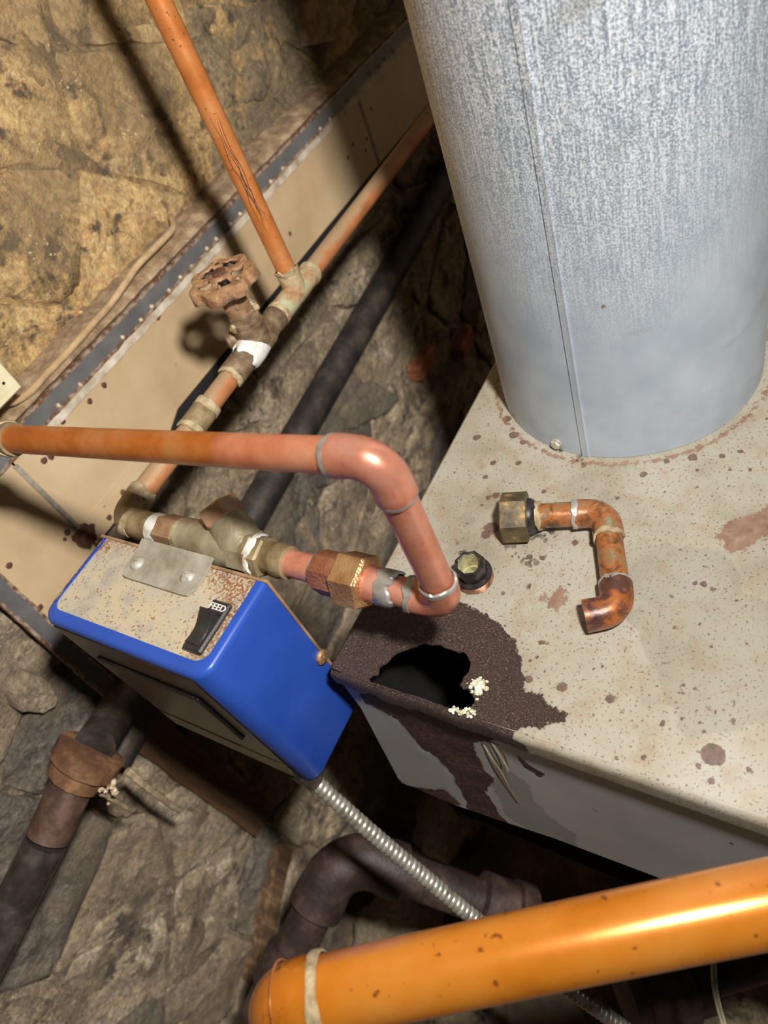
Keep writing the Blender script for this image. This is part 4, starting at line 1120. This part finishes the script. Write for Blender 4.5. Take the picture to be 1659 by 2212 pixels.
# ------------------------------------------------------------------ foreground pipe
OR = .0143
g1 = at(690, 2153, .279); gB = at(1700, 1945, .2567); g0 = g1 + (gB - g1) * 2.6; gc = at(588, 2180, .2815)
gd = (g1 - g0).normalized()
gc = g1 + gd * (gc - g1).length
fg = thing('foreground_pipe', 'thick orange copper pipe crossing the bottom right corner close to the camera', 'copper pipe', g1)
sag = [g0.lerp(g1, t / 60) + Vector((0, 0, .003 * math.sin(math.pi * min(1, (60 - t) / 30)))) for t in range(61)]
sweep(MB(), sag, OR, 48).build('tube', 'copper_lacquered', fg)
elbow(g0, gc, gc - Vector((.01, -.004, .2)), (gc - g1).length, 'copper_lacquered', fg, r=.021, sk=.0158, seg=48)
sweep(MB(), lin(gc - Vector((0, 0, .025)), Vector((gc.x - .02, gc.y + .008, .002)), 4), OR, 32).build('drop_tube', 'copper_lacquered', fg)
sleeve(MB(), g1 - gd * .0035, g1 + gd * .0012, OR + .0010, .003, seed=51, th=.0008).build('solder_joint', 'solder_dusty', fg)
sleeve(MB(), gc - gd * -.0 + gd * -.006, gc - gd * .0055, .0153, .0002, seed=52, th=.0002).build('seam', 'copper_aged', fg)

# ------------------------------------------------------------------ loose pieces on the boiler top
L0 = onz(1113, 1117, TOP + .0140); L1 = onz(1308, 1107, TOP + .0118); L2 = onz(1337, 1318, TOP + .0096); L3 = onz(1263, 1331, TOP + .0096)
cut = thing('cut_pipe', 'old cut-out copper pipe piece with two elbows and union nut lying on the boiler', 'pipe', (L1.x, L1.y, TOP))
d01 = (L1 - L0).normalized(); d12 = (L2 - L1).normalized(); d23 = (L3 - L2).normalized()
sweep(MB(), lin(L0, L1 - d01 * .018, 8), RT * .97, 32).build('tube', 'copper_tarnished', cut)
elbow(L0, L1, L2, .0185, 'copper_tarnished', cut, r=.0115, sk=SK * .97)
sweep(MB(), lin(L1 + d12 * .017, L2 - d12 * .016, 8), RT * .97, 32).build('tube', 'copper_tarnished', cut)
# open elbow: outer skin then back inside
a = L2 - d12 * .0175; cpt = L3; pts = bend(a, L2, cpt, .0115, 14)
fr_pts = pts + [pts[-1]] + [pts[-1].lerp(pts[-3], t) for t in (.35, .8)]
rings = []; fl = frame_list(pts); rr0 = [SK * .985, SK] + [SK * .98] * (len(pts) - 4) + [SK * 1.0, SK * 1.0]
for p, (t, n, b), r in zip(pts, fl, rr0): rings.append([p + (n * math.cos(2 * math.pi * j / 32) + b * math.sin(2 * math.pi * j / 32)) * r for j in range(32)])
t, n, b = fl[-1]
mb = MB(); mb.rings(rings, cap1=False); mb.build('elbow', 'copper_burnt', cut, angle=50)['label'] = 'heat-blackened open elbow'
mb = MB(); rings = []
for dd_, r in [(0, SK), (0.0001, SK * .88), (-.010, SK * .86), (-.0102, SK * .1)]: rings.append([pts[-1] + t * dd_ + (n * math.cos(2 * math.pi * j / 32) + b * math.sin(2 * math.pi * j / 32)) * r for j in range(32)])
mb.rings(rings, cap0=False); mb.build('socket_bore', 'solder', cut)
# embossed mark on the open elbow
up_ = Vector((0, 0, 1)); rt_ = d12.cross(up_)
ctr = L2.lerp(L3, .72); nrm = (Vector((0, 0, 1)) * .86 - d12 * .45).normalized(); rgt = (-d23).normalized(); upv = nrm.cross(rgt)
if upv.dot(-d12) < 0: rgt = -rgt; upv = nrm.cross(rgt)
text_obj('embossed_mark', 'NIBCO', .0038, ctr + nrm * (SK * .965), rgt, upv, 'copper_burnt', cut, ext=.0005, bold=.00005)
for a_, b_, sd in [(L1 - d01 * .0195, L1 - d01 * .0165, 61), (L1 + d12 * .0165, L1 + d12 * .0195, 62), (L2 - d12 * .019, L2 - d12 * .0155, 63), (L0 + d01 * .0125, L0 + d01 * .016, 64)]:
    sleeve(MB(), a_, b_, SK - .0009, .003, seed=sd, th=.0007).build('solder_joint', 'solder_dusty' if sd in (62, 64) else 'solder', cut)
mb = MB(); hexnut(mb, L0 - d01 * .0085, d01, .0170, .0160, .0008, x0=(.0, -.1, 1), hole=.0118); mb.build('union_nut', 'nut_tarnished', cut, smooth=False)
mb = MB(); revolve(mb, L0 + d01 * .000, d01, [(0, .0122), (.010, .0115), (.0120, .0105), (.0128, .009)], 28); mb.build('union_tail', 'blackened_brass', cut)

# reducing bushing
bc = onz(1026, 1250, TOP)
bush = thing('pipe_bushing', 'small blackened hex bushing with copper-coloured thread standing on the boiler beside the elbow', 'pipe fitting', bc)
rad_b = .0122; mb = MB(); prof = [(.0002, rad_b * .9)]
for i in range(5): prof += [(.0008 + i * .0011, rad_b * .985), (.0013 + i * .0011, rad_b * .94)]
prof += [(.0062, rad_b)]
revolve(mb, bc, (0, 0, 1), prof, 40, caps=(True, False)); mb.build('thread', 'thread_copper', bush, angle=25)
mb = MB(); revolve(mb, bc, (0, 0, 1), [(.0061, rad_b), (.0074, rad_b * .97), (.0078, .0095)], 40, caps=(False, False)); mb.build('flange', 'blackened_brass', bush)
mb = MB(); revolve(mb, bc, (0, 0, 1), [(.0074, .0098), (.0160, .0098), (.0168, .0094), (.0170, .0082), (.0165, .0074)], 8, caps=(False, False)); mb.build('hex_head', 'blackened_brass', bush, angle=20)
mb = MB(); prof = [(.0169, .0083)]
for i in range(6): prof += [(.0162 - i * .0016, .0074), (.0154 - i * .0016, .0071)]
prof += [(.0055, .0068), (.0052, .0052), (.0010, .0050)]
revolve(mb, bc, (0, 0, 1), prof, 32, caps=(False, True)); mb.build('bore', 'bore_lime', bush, angle=25)

# spilled water on the boiler top
mb = MB(); rw = random.Random(9)
for (px, py, r, n) in [(1132, 1202, 12, 9), (1165, 1160, 14, 9), (1145, 1215, 8, 5), (1250, 992, 10, 6), (1216, 972, 8, 4), (1000, 1195, 4, 2), (1145, 1268, 4, 2), (1195, 1150, 8, 5), (1090, 1180, 8, 4)]:
    for i in range(n):
        c = onz(px + rw.gauss(0, r), py + rw.gauss(0, r * .6), TOP); s_ = rw.uniform(.0006, .0018)
        blob(mb, c + Vector((0, 0, .0001)), s_ * rw.uniform(1, 1.6), s_ * rw.uniform(.8, 1.4), s_ * .45, i + px, .3, 12, 8)
wt = mb.build('water_drops', 'water', angle=80); tag(wt, 'clear water drops spilled around the cut-out pipe', 'water'); wt['kind'] = 'stuff'

# ================================================================== THE TAN STEEL BAND ON THE WALL
YB = .570
ZC = CAM[2]
band = thing('steel_band', 'long tan painted steel band with bolted grey strip on the stone wall', 'steel panel', (.55, YB, ZC - .41))
xs0, xs1, xs2, xs3 = .100, .1795, .8165, 1.5
for (x0, x1) in ((xs0, xs1 - .001), (xs1 + .001, xs2 - .001), (xs2 + .001, xs3)):
    mb = MB(); vs = []; fs = []; ed = []; nx = max(4, int((x1 - x0) / .012)); nz = 10
    zb = ZC - .393 if x0 > .15 else ZC - .50
    for i in range(nx + 1):
        for j in range(nz + 1):
            x = x0 + (x1 - x0) * i / nx; zl = zb - (.026 * min(1, max(0, (.34 - x) / .06)) if x0 > .15 else 0); z = zl + (ZC - .300 - zl) * j / nz
            vs.append((x, YB + mn.noise(Vector((x * 9, z * 20, 0))) * .0015, z)); ed.append(1 - min(1, (ZC - .306 - z) / .03))
    for i in range(nx):
        for j in range(nz): a = i * (nz + 1) + j; fs.append((a, a + 1, a + nz + 2, a + nz + 1))
    m = len(vs); mb.add(vs, fs)
    mb.add([(x0, YB + .004, zb), (x1, YB + .004, zb), (x1, YB, zb), (x0, YB, zb)], [(0, 1, 2, 3)])
    mb.build('panel_sheet', 'tan_paint', band, att={'edge': ed + [0] * 4}, fix=False)
for x in (xs1, xs2):
    mb = MB(); mb.box((x - .0022, YB - .0015, ZC - .393), (x + .0022, YB + .001, ZC - .306), .0005); mb.build('seam_strip', 'seam_grey', band)
mb = MB(); mb.box((.30, YB + .003, ZC - .428), (xs3, YB + .022, ZC - .392), .002); mb.build('gap_strip', 'black_gap', band)  # black strip standing in for the dark gap below the sheets
def strip(name, mat, x0, x1, z0, z1, y, th, rag=.0012, nz=4):
    mb = MB(); nx = int((x1 - x0) / .006) + 1; rings = []; ed = []
    for i in range(nx + 1):
        x = x0 + (x1 - x0) * i / nx
        e0 = mn.fractal(Vector((x * 55, 1, 0)), .7, 2., 4) * rag; e1 = mn.fractal(Vector((x * 55, 7, 0)), .7, 2., 4) * rag
        ring = [(x, y + th, z0 + e0)]
        for j in range(nz + 1):
            t = j / nz; ring.append((x, y + mn.noise(Vector((x * 80, t * 3, 2))) * .0004, z0 + e0 + (z1 + e1 - z0 - e0) * t))
        ring.append((x, y + th, z1 + e1)); rings.append(ring)
        ed += [1.] + [abs(2 * j / nz - 1) ** 2 for j in range(nz + 1)] + [1.]
    mb.rings(rings, closed=False); return mb, ed
mb, ed = strip('', '', .10, 1.5, ZC - .3005, ZC - .2805, YB - .004, .006); mb.build('top_strip', 'steel_strip_blue', band, att={'edge': ed}, fix=True)
mb, ed = strip('', '', .195, 1.5, ZC - .3095, ZC - .3008, YB - .002, .004, .0015); mb.build('caulk_bead', 'white_bead', band, att={'edge': ed}, fix=True)
# vertical end strip
mb, ed = strip('', '', 0, .22, -.0095, .0095, 0, .006, .001)
for v in mb.v: v.x, v.y, v.z = .098 - .06 * v.x + v.z, YB - .005 + v.y, ZC - .325 - v.x
mb.build('end_strip', 'steel_strip_blue', band, att={'edge': ed}, fix=True)
rb_ = random.Random(4)
for i in range(34):                        # dusty rivet heads along the strip
    x = .2 + i * .0225 + rb_.uniform(-.004, .004)
    if x > 1.0: break
    if rb_.random() < .35: continue
    c = Vector((x, YB - .0045, ZC - .2965 + rb_.uniform(-.0012, .0012))); mb = MB(); blob(mb, c, .0022, .0022, .0022, i, .3, 9, 6); mb.build('rivet', 'dusty_head', band)
for (px, py, r) in [(340, 683, .0042), (225, 832, .003), (193, 867, .003), (626, 505, .0026), (600, 395, .0026), (720, 245, .0026), (762, 312, .0026), (752, 340, .0026), (801, 235, .0026), (792, 300, .0026), (265, 1063, .0028), (236, 1118, .003), (110, 985, .0035), (95, 995, .003),
                    (145, 1150, .003), (140, 1165, .002), (20, 1222, .003), (87, 1312, .003), (135, 910, .003), (790, 325, .002)]:
    c = ony(px, py, YB); mb = MB(); blob(mb, c, r, .0012, r, px, .35, 10, 7); mb.build('bolt_head', 'rust_head', band)
c = ony(185, 1160, YB); mb = MB(); blob(mb, c, .012, .0012, .013, 4, .6, 20, 10); mb.build('rust_patch', 'rust_head', band)

# crumbling ledge and old cable above the strip
mb = MB(); rings = []
for x in np.arange(.06, 1.5, .006):
    w = mn.fractal(Vector((x * 30, 0, 0)), .8, 2, 4) * .0022; w2 = mn.fractal(Vector((x * 24, 4, 0)), .8, 2, 4) * .003
    rings.append([(x, YB - .002 + w, ZC - .2800), (x, YB - .006 + w, ZC - .2765), (x, YB - .003 + w2, ZC - .2725), (x, YB + .008 + w2, ZC - .2690 + w), (x, YW + .01, ZC - .2655 + w2)])
mb.rings(rings, closed=False); lg = mb.build('ledge', 'ledge_brown', fix=True)
tag(lg, 'crumbling brown mortar ledge above the grey strip', 'ledge')
cp = [ony(x, y, YB - .004) for x, y in [(-40, 895), (0, 874), (30, 868), (52, 856), (70, 842), (100, 808), (150, 757), (200, 700), (240, 655), (272, 610), (300, 570), (350, 520), (390, 488), (420, 455)]]
cp[-1].y = YW + .004; cp[-2].y = YB + .006
cab = sweep(MB(), catmull(cp, 8), .0032, 12).build('old_cable', 'ledge_tan')
tag(cab, 'thin old tan cable lying on the ledge of the stone wall', 'cable')
# stone block leaning at the far end of the wall
bl = [ony(x, y, YW - .03) for x, y in [(672, -40), (782, -40), (745, 84), (690, 93)]]
mb = MB(); front = [Vector((p.x, YW - .03, p.z)) for p in bl]; back = [Vector((p.x, YW + .01, p.z)) for p in bl]
mb.rings([back, front]);
tag(mb.build('stone_block', 'ledge_brown', smooth=False), 'brown block set on the ledge at the far end of the wall', 'stone')
# cream box corner at the left edge
c = ony(2, 826, .535); mb = MB()
mb.box((c.x - .045, .530, c.z - .012), (c.x + .009, .536, c.z + .045), .0015); mb.box((c.x - .043, .536, c.z - .010), (c.x + .006, YW + .01, c.z + .043)); 
cb = mb.build('junction_box', 'cream_paint'); tag(cb, 'cream metal box corner at the left edge above the ledge', 'electrical box')
c2 = ony(8, 828, .530); mb = MB(); revolve(mb, c2, (0, -1, 0), [(0, .0013), (.0004, .0010)], 12); mb.build('hole', 'black_gap', cb)

# ================================================================== IRON PIPES
def pipe_thing(name, label, pts, r, mat, fittings=(), base=None, seg=28, cat='pipe', pname='pipe', uv=None):
    t = thing(name, label, cat, base or pts[-1]); pts = [Vector(p) for p in pts]
    sweep(MB(), pts, r, seg).build(pname, mat, t)
    return t
# dark pipe low along the wall
d0 = ony(985, 345, .565); d1 = ony(540, 1120, .565); dd_ = (d1 - d0).normalized()
bp_ = pipe_thing('wall_pipe', 'sooty black iron pipe running low along the stone wall behind the copper line', lin(d0 - dd_ * .4, d1 + dd_ * .3, 20), .0200, 'iron_sooty')
# left iron pipe with coupling
h0 = at(-40, 2085, .585); h1 = at(158, 1688, .60); h2 = at(205, 1610, .602); h3 = at(300, 1460, .72)
ip = thing('iron_pipe', 'rusty iron pipe with brown coupling at the lower left wall', 'pipe', h0)
hd = (h1 - h0).normalized()
sweep(MB(), lin(h0 - hd * .45, at(100, 1818, .594), 12), .0175, 28).build('pipe', 'iron_black', ip)['label'] = 'bare black stretch of pipe'
sweep(MB(), lin(at(104, 1808, .594), h1, 6), .0182, 28).build('pipe', 'iron_rust', ip)
mb = MB(); hx_ = (h2 - h1).normalized(); revolve(mb, h1, hx_, [(0, .0185), (.001, .0235), (.0135, .0235), (.0145, .0222), (.0150, .0290), (.030, .0295), (.031, .026)], 12); mb.build('coupling', 'iron_brown', ip, angle=30)
sweep(MB(), lin(h2, h3, 4), .0175, 24).build('pipe', 'iron_black', ip)
# lower floor pipes
q0 = at(600, 2120, .70); qc = at(742, 1838, .705); q1 = at(1180, 2000, .72)
lp = thing('drain_pipe', 'heavy rusty iron pipe with an elbow low in the dark below the blue box', 'pipe', q0)
ea = (q0 - qc).normalized(); eb = (q1 - qc).normalized()
sweep(MB(), lin(qc + ea * .055, q0 + ea * .15, 6), .0205, 28).build('pipe', 'iron_rust_shaded', lp)
sweep(MB(), [qc + ea * .11, qc + ea * .112, qc + ea * .145, qc + ea * .147], [.0215, .026, .026, .0215], 28).build('coupling', 'iron_rust_shaded', lp)
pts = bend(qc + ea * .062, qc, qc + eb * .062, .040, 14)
sweep(MB(), pts, [.0275, .0275] + [.0262] * (len(pts) - 4) + [.0275, .0275], 28).build('elbow', 'iron_rust_shaded', lp, angle=50)
sweep(MB(), lin(qc + eb * .055, q1, 8), .0205, 28).build('pipe', 'iron_rust_shaded', lp)
e_ = eb
tp_ = at(1080, 1962, .716)
sweep(MB(), [tp_ - e_ * .024, tp_ - e_ * .022, tp_ + e_ * .010, tp_ + e_ * .012, tp_ + e_ * .013, tp_ + e_ * .030, tp_ + e_ * .031], [.021, .029, .029, .025, .032, .032, .024], 24).build('tee_fitting', 'iron_rust_shaded', lp, angle=30)
# big fitting bottom right
w0 = at(1345, 2150, .63); w1 = at(1560, 2085, .64); wd_ = (w1 - w0).normalized()
bf = thing('iron_union', 'large dark rusty iron union under the foreground pipe at the lower right', 'pipe fitting', w0)
mb = MB(); revolve(mb, w0, wd_, [(0, .020), (.001, .032), (.012, .033), (.013, .037), (.055, .037), (.056, .035)], 28); mb.build('union_nut', 'iron_rust_shaded', bf, angle=30)
mb = MB(); revolve(mb, w0 + wd_ * .057, wd_, [(0, .033), (.018, .033), (.019, .022), (.10, .022)], 24); mb.build('collar', 'iron_rust_shaded', bf, angle=30)
# thin wire hanging under the foreground pipe
wp = [at(1538, 2060, .42), at(1540, 2115, .42), at(1543, 2145, .42), at(1552, 2185, .42), at(1565, 2230, .42), at(1580, 2290, .42)]
mb = MB(); sweep(mb, catmull(wp, 8), .0010, 8); sweep(mb, catmull([p + Vector((.0012, -.0014, 0)) for p in wp], 8), .0009, 8)
tag(mb.build('thin_wire', 'cable_grey'), 'thin twin grey wire hanging below the foreground pipe', 'wire')

# timbers near the floor
def timber(name, label, a, b, w, h, mat):
    a, b = Vector(a), Vector(b); d = (b - a).normalized(); s_ = d.cross(Vector((0, 1, 0))).normalized(); n = s_.cross(d)
    mb = MB(); rings = []
    for t in np.linspace(0, 1, 14):
        c = a.lerp(b, t); rg = []
        for u_, v_ in [(-1, -1), (-.3, -1.0), (.4, -1), (1, -1), (1, 0), (1, 1), (-1, 1), (-1, 0)]:
            rg.append(c + s_ * u_ * w * (1 + .12 * mn.noise(Vector((t * 6, u_, v_)))) + n * v_ * h)
        rings.append(rg)
    mb.rings(rings); o = mb.build(name, mat, angle=30); tag(o, label, 'timber'); return o
timber('wood_batten', 'weathered upright wooden batten on the wall left of the drain pipe', ony(608, 1830, .585), ony(548, 2110, .585), .016, .010, 'wood_post')
timber('wood_beam', 'dark orange-brown wooden beam in the shadow under the blue box', ony(262, 1540, .592), ony(560, 1770, .592), .022, .010, 'wood_old_shaded')
# debris
rd = random.Random(8); mb = MB()
for i in range(26):
    c = at(228 + rd.gauss(0, 16), 1700 + rd.gauss(0, 14), .60 + rd.gauss(0, .004)); s_ = rd.uniform(.0012, .0032); blob(mb, c, s_, s_, s_, i, .4, 7, 5)
db = mb.build('plaster_crumbs', 'dusty_head'); tag(db, 'clump of pale crumbs caught in cobweb beside the brown coupling', 'debris'); db['kind'] = 'stuff'
def stick(pts, r, label):
    o = sweep(MB(), catmull(pts, 6), [r * (1 - .5 * i / (len(pts) * 6)) for i in range((len(pts) - 1) * 6 + 1)], 8, wob=lambda u, a: .15 * math.sin(u * 700 + a)).build('twig', 'twig_bark'); tag(o, label, 'twig')
stick([at(220, 1712, .61), at(245, 1728, .62), at(282, 1750, .64)], .0028, 'short pale twig pointing down from the crumbs')
stick([at(275, 1665, .64), at(310, 1695, .65), at(345, 1722, .67), at(390, 1752, .70)], .0042, 'long pale root-like twig under the wooden beam')
# stones lying below the boiler front
for i, (px, py, d, r) in enumerate([(965, 1762, .05, .07), (860, 2010, .05, .09), (1560, 2190, .05, .09), (1010, 2230, .05, .07)]):
    mb = MB(); blob(mb, onz(px, py, d), r, r * .8, r * .7, i + 3, .5, 24, 16, 1.4)
    tag(mb.build('rubble_stone', 'stone_grey', angle=80), ['pale rubble stone below the rusted boiler corner', 'brown rubble stone between drain pipe and foreground pipe', 'dark rubble stone at the lower right corner', 'rubble stone under the foreground pipe near the cable'][i], 'stone', 'rubble stones in the dark')
